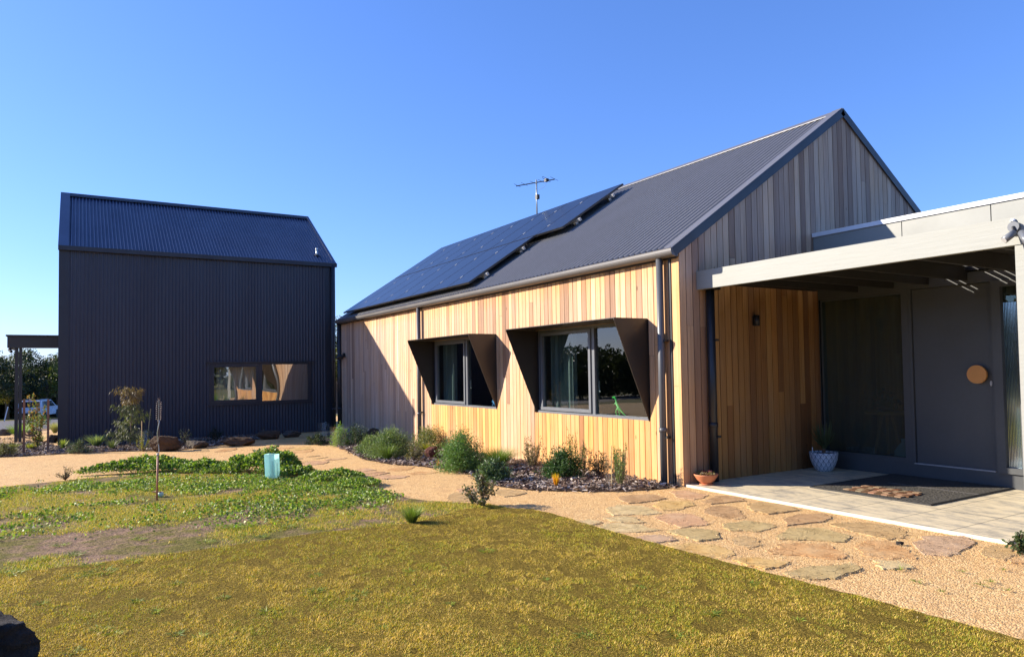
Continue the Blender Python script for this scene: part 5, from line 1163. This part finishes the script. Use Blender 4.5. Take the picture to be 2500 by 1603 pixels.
for i, (c, lab, pts) in enumerate(FS):
    P = [gp(u, v, .014) for u, v in pts]; rr = random.Random(i*3+1); Q = []
    K = 7 if i < 27 else 5
    for a in range(len(P)):
        p, q = P[a], P[(a+1) % len(P)]; dv = q-p; nv = Vector((-dv.y, dv.x, 0)).normalized(); L = dv.length; off = 0; Q.append(p)
        for s in range(1, K): off = off*.6+rr.gauss(0, .010)*min(1, L/.2); Q.append(p+dv*(s/K)+nv*off*math.sin(math.pi*s/K)*1.4)
    SG += [(p.x, p.y) for p in Q]
    cx = sum((p.x for p in Q))/len(Q); cy = sum((p.y for p in Q))/len(Q); z0 = gz(cx); th = rr.uniform(.008, .015)
    bm = bmesh.new(); tlt = Vector((rr.uniform(-.008, .008), rr.uniform(-.008, .008)))
    top = [bm.verts.new((p.x-cx, p.y-cy, th+(p.x-cx)*tlt.x+(p.y-cy)*tlt.y)) for p in Q]
    mid_ = [bm.verts.new(((p.x-cx)*1.02+rr.uniform(-.004, .004), (p.y-cy)*1.02+rr.uniform(-.004, .004), th-.005+(p.x-cx)*tlt.x+(p.y-cy)*tlt.y)) for p in Q]
    bot = [bm.verts.new(((p.x-cx)*1.02, (p.y-cy)*1.02, -.02)) for p in Q]
    f = bm.faces.new(top); n = len(Q)
    for a in range(n):
        b = (a+1) % n; bm.faces.new((top[a], mid_[a], mid_[b], top[b])); bm.faces.new((mid_[a], bot[a], bot[b], mid_[b]))
    bmesh.ops.recalc_face_normals(bm, faces=bm.faces[:]); bmesh.ops.triangulate(bm, faces=[x for x in bm.faces if len(x.verts) > 4])
    me = bpy.data.meshes.new('flagstone'); bm.to_mesh(me); bm.free()
    o = link('flagstone', me, ST[c], None, lab, 'paving stone', 'stepping stones in the gravel path'); o.location = (cx, cy, z0)

# grit washed over the rims of the slabs
rg = np.random.default_rng(31); SGa = np.array(SG); n = 26000; q = SGa[rg.integers(0, len(SGa), n)]+rg.normal(size=(n, 2))*.030
P = np.stack([q[:, 0], q[:, 1], gzv(q[:, 0])+rg.uniform(.006, .019, n)], 1); S = rg.uniform(.0016, .0042, n); O = np.repeat(oc[None], n, 0)+rg.normal(size=(n, 4, 3))*.3
V = (P[:, None]+O*S[:, None, None]).reshape(-1, 3); b = np.arange(n)[:, None]*4; F = np.concatenate([b+np.array([[0, 1, 3]]), b+np.array([[1, 2, 3]]), b+np.array([[2, 0, 3]])]); C = np.repeat(np.array([(.73, .49, .23), (.67, .42, .18), (.59, .35, .14), (.79, .60, .34)])[rg.integers(0, 4, n)], 4, 0)
npmesh('gravel_grit', V, F, C, M['pebble'], kind='stuff', label='fine granite grit washed over the rims of the paving stones', cat='gravel')
# ------------------------------------------------------------------ metal shed
SX, SY0, SY1, SZE, SZR, SXR = -13.0, -6.15, .12, 4.25, 6.03, -15.65
SB = -17.0-1.3
SH = thing('metal_shed', 'tall gabled shed clad in dark blue grey corrugated steel', 'shed', (-15.6, -3, -.28))
def corr_wall(name, y0, y1, z0, z1, mat, parent, x=SX, pitch=.076, amp=.011, seg=8, top=None):
    n = max(4, int((y1-y0)/pitch*seg)); ys = np.linspace(y0, y1, n+1); hh = np.cos(ys/pitch*2*np.pi)*amp
    zt = np.full(n+1, z1) if top is None else np.array([top(q) for q in ys])
    A = np.stack([x+hh, ys, np.full(n+1, z0)], 1); B = np.stack([x+hh, ys, zt], 1); V = np.concatenate([A, B]); i = np.arange(n)
    return V, np.stack([i, i+1, i+1+n+1, i+n+1], 1)
wy0, wy1, wz0, wz1 = -3.03, -.53, .575, 1.60; parts = []; n0 = 0
for (a, b, c, e) in ((SY0+.17, wy0, -.35, SZE), (wy0, wy1, -.35, wz0), (wy0, wy1, wz1, SZE), (wy1, SY1-.26, -.35, SZE)):
    V, F = corr_wall('', a, b, c, e, None, None); parts.append((V, F, np.ones((len(V), 3))))
V, F, C = cat(parts); npmesh('corrugated_wall', V, F, None, M['shed_wall'], SH, smooth=True)
SWid = SX-SB
def sroof(x): return SZE+(min(SX-x, x-SB))*((SZR-SZE)/(SX-SXR))
for y in (SY0+.004, SY1-.004):
    V, F = corr_wall('', SB, SX, -.35, 0, None, None, x=y, top=lambda q: sroof(q)-.03); V = V[:, [1, 0, 2]]
    npmesh('corrugated_wall', V, F, None, M['shed_wall'], SH, smooth=True)
MB().box(SB, SB+.01, SY0, SY1, -.35, SZE).build('corrugated_wall', M['shed_wall'], SH)
MB().box(SX-.02, SX+.014, SY0-.02, SY0+.17, -.35, SZE-.02).build('corner_flashing', M['shed_trim'], SH)
MB().box(SX-.02, SX+.014, SY1-.26, SY1+.01, -.35, SZE-.02).build('corner_flashing', M['shed_trim'], SH)
pipe(SH, SX+.06, SY1-.08, -.3, SZE-.05, M['shed_trim'], .05)
corr_roof('roof', SY0+.16, SY1-.02, SX+.05, SZE-.01, SXR, SZR-.03, M['shed_roof'], SH, swap=True, amp=.017, pitch=.076)
corr_roof('roof', SY0+.16, SY1-.02, SB-.05, SZE-.01, SXR, SZR-.03, M['shed_roof'], SH, swap=True, amp=.017, pitch=.076)
for s in (1, -1):
    xe = SX+.07 if s > 0 else SB-.07; dx = Vector((SXR-xe, 0, SZR-(SZE-.02))); nn2 = Vector((dx.z*s, 0, abs(dx.x))).normalized()
    for (ya, yb) in ((SY0-.03, SY0+.17), (SY1-.04, SY1+.03)):
        A = Vector((xe, ya, SZE-.02)); B = Vector((xe, yb, SZE-.02))
        MB().prism([A+nn2*.012, B+nn2*.012, B+dx+nn2*.012, A+dx+nn2*.012], nn2*.008).build('verge_flashing', M['shed_trim' if 0 else 'shed_roof'], SH)
    for ya in (SY0-.034, SY1+.03):
        A = Vector((xe, ya, SZE-.02)); MB().prism([A+nn2*.019, A+dx+nn2*.019, A+dx-nn2*.10, A-nn2*.10], (0, .004, 0)).build('verge_fascia', M['shed_trim'], SH)
MB().prism([(SXR-.16, SY0-.03, SZR-.085), (SXR, SY0-.03, SZR+.022), (SXR+.16, SY0-.03, SZR-.085), (SXR+.16, SY0-.03, SZR-.095), (SXR, SY0-.03, SZR+.012), (SXR-.16, SY0-.03, SZR-.095)], (0, SY1-SY0+.06, 0)).build('ridge_cap', M['shed_trim'], SH)
MB().box(SX+.005, SX+.10, SY0-.03, SY1+.04, SZE-.10, SZE+.0).build('gutter', M['porch_steel' if 0 else 'shed_trim'], SH)
# vent pipe
pv = on(743*1.0408, 628, 0, SX-.35); vz = sroof(SX-.35)
vp = MB().tube([(SX-.35, pv.y, vz-.05), (SX-.35, pv.y, vz+.19)], .028, 12).build('vent_pipe', M['galv'], SH, smooth=True)
MB().lathe([(.0, .22), (.035, .21), (.038, .17), (.03, .165)], SX-.35, pv.y, 14, vz).build('vent_cap', M['galv'], vp)
MB().lathe([(.09, .0), (.08, .02), (.03, .05)], SX-.35, pv.y, 14, vz-.01).build('pipe_boot', M['black'], vp)
# shed window
sf = MB(); X0 = SX+.012; q = .05
sf.box(X0-.05, X0+.02, wy0, wy1, wz1-q, wz1); sf.box(X0-.05, X0+.02, wy0, wy1, wz0, wz0+q); sf.box(X0-.05, X0+.02, wy0, wy0+q, wz0+q, wz1-q); sf.box(X0-.05, X0+.02, wy1-q*1.8, wy1, wz0+q, wz1-q); sf.box(X0-.05, X0+.018, -1.87, -1.78, wz0+q, wz1-q)
swn = sf.build('window', M['shed_trim'], SH)
s2 = MB(); a, b = wy0+q+.005, -1.875; 
s2.box(X0-.03, X0+.028, a, b, wz1-q-.06, wz1-q-.005); s2.box(X0-.03, X0+.028, a, b, wz0+q+.004, wz0+q+.05); s2.box(X0-.03, X0+.028, a, a+.05, wz0+q+.05, wz1-q-.06); s2.box(X0-.03, X0+.028, b-.05, b, wz0+q+.05, wz1-q-.06); s2.build('sash', M['shed_trim'], swn)
MB().box(X0-.015, X0-.009, a+.05, b-.05, wz0+q+.05, wz1-q-.06).build('pane', M['shed_glass'], swn)
MB().box(X0-.015, X0-.009, -1.78, wy1-q*1.8, wz0+q, wz1-q).build('pane', M['shed_glass'], swn)
MB().box(X0-.01, X0+.06, wy0-.09, wy1+.09, wz1+.004, wz1+.03).build('head_flashing', M['shed_trim'], swn)
MB().box(X0-.01, X0+.035, wy0-.05, wy1+.05, wz0-.04, wz0-.003).build('sill_flashing', M['shed_trim'], swn)
cu = MB(); 
for k in range(70):
    f = lambda u: (SX-.18+.03*math.sin(u*44), -2.85+u*1.0); p_, r_ = f(k/70), f((k+1)/70); cu.quad((p_[0], p_[1], .5), (r_[0], r_[1], .5), (r_[0], r_[1], 1.65), (p_[0], p_[1], 1.65))
cu.build('curtain', M['curtain2'], swn, smooth=True)
it = MB(); it.quad((SX-1.6, SY0+.1, -.3), (SX-1.6, SY1-.1, -.3), (SX-1.6, SY1-.1, 2.6), (SX-1.6, SY0+.1, 2.6)); it.quad((SX-.1, SY0+.1, 2.6), (SX-1.6, SY0+.1, 2.6), (SX-1.6, SY1-.1, 2.6), (SX-.1, SY1-.1, 2.6)); it.build('room_wall', M['interior'], SH)
# shed porch
SPH = thing('shed_porch', 'flat brown grey porch roof on a doubled post at the left end of the shed', 'porch', (-16, -6.7, -.28))
fa = on(17, 835, 0, -15.0); fb_ = on(17, 872, 0, -15.0)
MB().box(-15.05, -15.0, -7.24, SY0-.035, 2.03, 2.30).build('beam', M['porch_steel'], SPH)
MB().box(-17.4, -15.05, -7.24, -7.19, 2.03, 2.30).build('beam', M['porch_steel'], SPH)
MB().box(-17.5, -14.96, -7.27, SY0-.035, 2.305, 2.34).build('porch_roof', M['porch_steel'], SPH)
MB().box(-17.4, -15.052, -7.188, SY0-.035, 2.10, 2.14).build('soffit', M['shed_trim'], SPH)
MB().box(-15.14, -15.055, -7.09, -7.02, gz(-15), 2.028).build('post', M['porch_steel'], SPH)
MB().box(-15.14, -15.055, -7.008, -6.945, gz(-15), 2.028).build('post', M['porch_steel'], SPH)
cm_ = thing('security_camera', 'tiny dark camera hanging under the shed porch corner', 'camera', (-15.0, -7.15, 2.0)); MB().tube([(-15.0, -7.17, 2.03), (-15.0, -7.17, 1.97)], .02, 8).build('mount', M['black'], cm_); MB().tube([(-15.0, -7.20, 1.985), (-14.93, -7.15, 1.93)], .035, 10).build('lens_barrel', M['black'], cm_)
# stakes with ties
S1 = gp(58, 1107); S2 = gp(117, 1103)
for nm, S_, top in (('left', S1, 974), ('right', S2, 975)):
    dist = (S_-CP).dot(cF); h = ((1107 if nm == 'left' else 1103)-top)*dist/CF
    MB().box(S_.x-.02, S_.x+.02, S_.y-.02, S_.y+.02, S_.z-.02, S_.z+h).build('timber_stake', M['stake'], None, label='left rough timber stake in the mulch by the shed' if nm == 'left' else 'right rough timber stake in the mulch by the shed', cat='stake')
sp_ = gp(86, 1101); ks = (S1-CP).dot(cF)/CF
for S_, dz0, dz1, lab in ((S1, 48, 40, 'hessian tie from the left stake to the sapling'), (S2, 57, 56, 'hessian tie from the right stake to the sapling')):
    tb = MB(); A = Vector((S_.x+.022, S_.y, S_.z+dz0*ks)); Bv = Vector((sp_.x+.02, sp_.y, S_.z+dz1*ks)); Mv = (A+Bv)/2-Vector((0, 0, .04))
    Q = [A*(1-q)**2+Mv*2*q*(1-q)+Bv*q*q for q in (0, .25, .5, .75, 1)]
    for a, b in zip(Q[:-1], Q[1:]): tb.quad(a-Vector((0, 0, .022)), b-Vector((0, 0, .022)), b+Vector((0, 0, .022)), a+Vector((0, 0, .022)))
    tb.build('hessian_tie', M['hessian'], None, label=lab, cat='tie')
# spring topped garden stake
b_ = gp(383, 1222); dist = (b_-CP).dot(cF); k = dist/CF; H_ = 254*k
GS = thing('garden_stake', 'tall rusty garden stake with a coiled wire spring top', 'garden stake', tuple(b_))
up = (Vector((0, 0, 1))+cR*(5.0/254)).normalized()
def at(f): return b_+up*H_*f
MB().tube([at(-.02), at(.43)], .0105, 10).build('lower_pole', M['rust'], GS, smooth=True)
MB().tube([at(.43), at(.455)], .0125, 10).build('collar', M['clip'], GS, smooth=True)
for s in (1, -1):
    tb = [at(.455+.32*j/24)+cR*(math.cos(j/24*math.pi*2)*.010*s)+cF*(math.sin(j/24*math.pi*2)*.010*s) for j in range(25)]
    MB().tube(tb, .0042, 6).build('twisted_rod', M['galv' if s > 0 else 'spring'], GS, smooth=True)
tb = [at(.775+.185*j/200)+(cR*math.cos(j/200*2*math.pi*10)+cF*math.sin(j/200*2*math.pi*10))*(.026 if j < 185 else .018) for j in range(201)]
MB().tube(tb, .0036, 5).build('coil_spring', M['spring'], GS, smooth=True)
MB().tube([at(.76), at(.97)], .005, 6).build('core_rod', M['galv'], GS); MB().tube([at(.97), at(.985)], .012, 8).build('tip', M['spring'], GS)
c0 = at(.085); MB().tube([c0-cR*.05, c0+cR*.045], .007, 6).build('foot_bar', M['rust'], GS)
bl = bmesh.new(); bmesh.ops.create_icosphere(bl, subdivisions=3, radius=.035); me = bpy.data.meshes.new('ball'); bl.to_mesh(me); bl.free(); me.polygons.foreach_set('use_smooth', [True]*len(me.polygons))
o = link('small_ball', me, M['pinkball'], None, 'pale ball lying at the foot of the rusty garden stake', 'ball'); q = gp(392, 1214); o.location = (q.x, q.y, q.z+.035)
# teal tree sleeve
tg = gp(664, 1171); dist = (tg-CP).dot(cF); k = dist/CF; TS = thing('tree_sleeve', 'teal plastic tree sleeve standing in the leafy hump', 'tree guard', tuple(tg))
h = 63*k+.0; w2 = 29*k; cF0 = Vector((cF.x, cF.y, 0)).normalized(); cR0 = Vector((cR.x, cR.y, 0)).normalized()
tri = [tg-cR0*w2*.5-cF0*.03, tg+cR0*w2*.42-cF0*.06, tg+cR0*w2*.5+cF0*.10, tg-cR0*w2*.38+cF0*.10]
sm = MB(); 
for i in range(4):
    a, b = tri[i], tri[(i+1) % 4]; ta = a+Vector((0, 0, h*(1.0 if i != 2 else .98)))+(cR0*(-.015)); tb_ = b+Vector((0, 0, h*(1.0 if i != 1 else .98)))+(cR0*(-.015)); sm.quad(a, b, tb_, ta)
sm.build('sleeve', M['teal'], TS); MB().tube([tg+cF0*.03, tg+cF0*.03+Vector((0, 0, h*.72))], .012, 8).build('inner_stake', M['stake'], TS)

# ------------------------------------------------------------------ background
def tree(label, x, y, h, wd, col, seed, n=2600, ls=.13, col2=None, trunk_h=.35, group='trees beyond the road'):
    z = gz(x); o = thing('tree', label, 'tree', (x, y, z), group); rg = np.random.default_rng(seed); rr = random.Random(seed)
    tk = MB(); tk.tube([(x, y, z), (x+rr.uniform(-.1, .1), y, z+h*.4), (x+rr.uniform(-.3, .3), y+rr.uniform(-.3, .3), z+h*.8)], [.035*h, .025*h, .008*h], 7)
    cl = []
    for i in range(22):
        a = rr.uniform(0, 6.28); el = rr.uniform(-.3, 1.4); r = rr.uniform(.45, 1); c = np.array([x+math.cos(a)*math.cos(el)*wd*.5*r, y+math.sin(a)*math.cos(el)*wd*.5*r, z+h*(trunk_h+(1-trunk_h)*.5)+math.sin(el)*h*(1-trunk_h)*.47*r])
        cl.append((c, rr.uniform(.14, .26)*min(wd, h))); tk.tube([(x, y, z+h*.3), tuple((c+np.array([x, y, z+h*.5]))/2), tuple(c)], [.012*h, .007*h, .002*h], 5)
    tk.build('trunk', M['bark'], o); P = []; per = n//len(cl)
    for c, r in cl: q = unit(rg.normal(size=(per, 3)))*(rg.uniform(.3, 1, (per, 1))**.5)*r; q[:, 2] *= .75; P.append(c+q)
    P = np.concatenate(P); m_ = len(P); C = cvar(col, m_, .4, rg)
    if col2: kk = vnoise(P[:, 0]+P[:, 2], P[:, 1], 1.0, seed) > .6; C[kk] = cvar(col2, int(kk.sum()), .3, rg)
    V, F, C = leafmesh(P, rg.normal(size=(m_, 3)), rg.uniform(.6, 1.3, m_)*ls, ls*.5, C, .1, rg); npmesh('crown', V, F, C, M['leaf'], o); return o
def bgpos(u, dist):
    dv = ray(u, 919); t = dist/math.hypot(dv.x, dv.y); return CP.x+dv.x*t, CP.y+dv.y*t
DK = (.035, .05, .016); OL = (.09, .10, .025)
for i, (u, dist, h, wd, c, c2, lab) in enumerate(((-30, 64, 6.0, 5.0, DK, OL, 'dark tree at the far left edge beyond the road'), (18, 68, 5.6, 3.6, DK, (.32, .22, .03), 'tree with yellow tips left of the porch post'), (48, 66, 4.8, 3.4, DK, (.18, .15, .03), 'dark tree directly behind the shed porch post'),
        (78, 70, 6.6, 4.0, (.04, .055, .02), OL, 'tall round topped tree above the white car'), (112, 68, 5.0, 3.8, DK, (.10, .12, .02), 'bushy tree right of the white car'), (142, 72, 6.4, 4.2, DK, OL, 'dark tree just left of the shed corner'), (185, 74, 6.5, 4.5, DK, OL, 'dark tree mostly hidden by the shed'),
        (822, 36, 4.6, 2.6, (.06, .07, .03), (.13, .13, .05), 'dark leafy tree seen in the gap between shed and house'), (832, 33, 3.0, 2.2, (.05, .06, .02), OL, 'lower bushy tree in the gap between shed and house'))):
    x, y = bgpos(u, dist); tree(lab, x, y, h*(.84 if dist > 50 else 1), wd, c, 900+i, 6500, .17 if dist > 50 else .1, c2, .0)
def wood(name, label, pts, hmin, hmax, n, seed, ls=.3, col=DK, kind='stuff'):
    rg = np.random.default_rng(seed); P = []; 
    for (x, y, r) in pts:
        h = rg.uniform(hmin, hmax); m_ = n//len(pts); q = unit(rg.normal(size=(m_, 3)))*rg.uniform(.35, 1, (m_, 1))**.4; q[:, 0] *= r; q[:, 1] *= r; q[:, 2] = (q[:, 2]*.5+.5)*h
        q[:, 0] += x; q[:, 1] += y; q[:, 2] += gz(x); P.append(q)
    P = np.concatenate(P); m_ = len(P); C = cvar(col, m_, .5, rg); kk = vnoise(P[:, 0], P[:, 1]+P[:, 2], .5, seed) > .6; C[kk] = cvar(OL, int(kk.sum()), .3, rg)
    V, F, C = leafmesh(P, rg.normal(size=(m_, 3)), ls*rg.uniform(.6, 1.3, m_), ls*.6, C, .1, rg); npmesh(name, V, F, C, M['leaf'], None, label=label, cat='woodland', kind=kind)
pts = []
for u in range(-120, 330, 14): x, y = bgpos(u, 76+random.uniform(-3, 3)); pts.append((x, y, 2.6))
wood('far_wood', 'dark mass of scrub behind the trees beyond the road', pts, 2.4, 3.4, 60000, 71, .32)
pts = []
for u in range(805, 850, 9): x, y = bgpos(u, 45+random.uniform(-3, 3)); pts.append((x, y, 1.6))
wood('far_wood', 'scrub behind the gap between shed and house', pts, 1.4, 2.4, 5000, 73, .22)
pts = [(x+random.uniform(-1, 1), -30+random.uniform(-3, 3)-abs(x+5)*.1, 2.2) for x in np.arange(-95, 30, 1.6)]+[(26+random.uniform(-2, 2), y, 2.6) for y in np.arange(-30, 30, 3.5)]
wood('garden_wood', 'belt of trees around the far side of the garden', pts, 3.0, 5.4, 120000, 72, .36)
# car seen from behind
def car():
    x, y = bgpos(70, 63); z = gz(x); o = thing('parked_car', 'white station wagon parked beyond the road left of the shed', 'car', (x, y, z)); 
    W2, Lc = .82, 4.0
    prof = [(0, .38), (.02, .78), (.12, .86), (.32, 1.34), (.5, 1.40), (2.2, 1.40), (2.95, .93), (3.8, .82), (4.0, .6), (4.0, .30), (0, .28)]
    def q(l, s, h): return Vector((l, s, h))
    bm_ = MB(); n = len(prof)
    for s in (-1, 1): bm_.poly([q(l, s*(W2-(.12*max(0, h-.86)/.5)), h) for l, h in (prof if s > 0 else prof[::-1])])
    for i in range(n):
        a, b = prof[i], prof[(i+1) % n]; wa = W2-(.12*max(0, a[1]-.86)/.5); wb_ = W2-(.12*max(0, b[1]-.86)/.5); bm_.quad(q(a[0], -wa, a[1]), q(a[0], wa, a[1]), q(b[0], wb_, b[1]), q(b[0], -wb_, b[1]))
    ch = [bm_.build('body', M['carwhite'])]
    g_ = MB(); g_.quad(q(.125, -.70, .90), q(.125, .70, .90), q(.30, .63, 1.30), q(.30, -.63, 1.30)); ch.append(g_.build('rear_window', M['carglass']))
    for s in (-1, 1):
        g_ = MB(); e = .006; g_.poly([q(.35, s*(W2-.015+e), .93), q(2.75, s*(W2-.015+e), .93), q(2.25, s*(W2-.11+e), 1.32), q(.5, s*(W2-.11+e), 1.32)]); ch.append(g_.build('side_window', M['carglass']))
        ch.append(MB().box(-.012, .02, s*.66-.09, s*.66+.09, .62, .86).build('tail_light', M['redlens'])); ch.append(MB().tube([(.5, s*.55, 1.45), (2.1, s*.55, 1.45)], .02, 6).build('roof_rail', M['clip']))
        for l in (.75, 3.2):
            wh = MB().tube([(l, s*(W2-.2), .31), (l, s*(W2+.005), .31)], .31, 20); wo_ = wh.build('wheel', M['tyre']); ch.append(wo_)
    ch.append(MB().box(-.06, .05, -.80, .80, .30, .50).build('bumper', M['tyre'])); ch.append(MB().box(-.02, -.005, -.22, .22, .56, .66).build('number_plate', M['white']))
    ang = math.atan2(y-CP.y, x-CP.x)-R_(20)
    for c in ch: c.parent = o; c.matrix_parent_inverse = Matrix.Identity(4)
    o.rotation_euler = (0, 0, ang); o.location = (x, y, z)
car()
x, y = bgpos(11, 58); mp_ = MB().box(-.03, .03, -.03, .03, 0, 1.0).build('marker_post', M['white'], None, label='leaning white roadside marker post at the far left', cat='post'); mp_.location = (x, y, gz(x)); mp_.rotation_euler = (R_(-12), R_(8), 0)
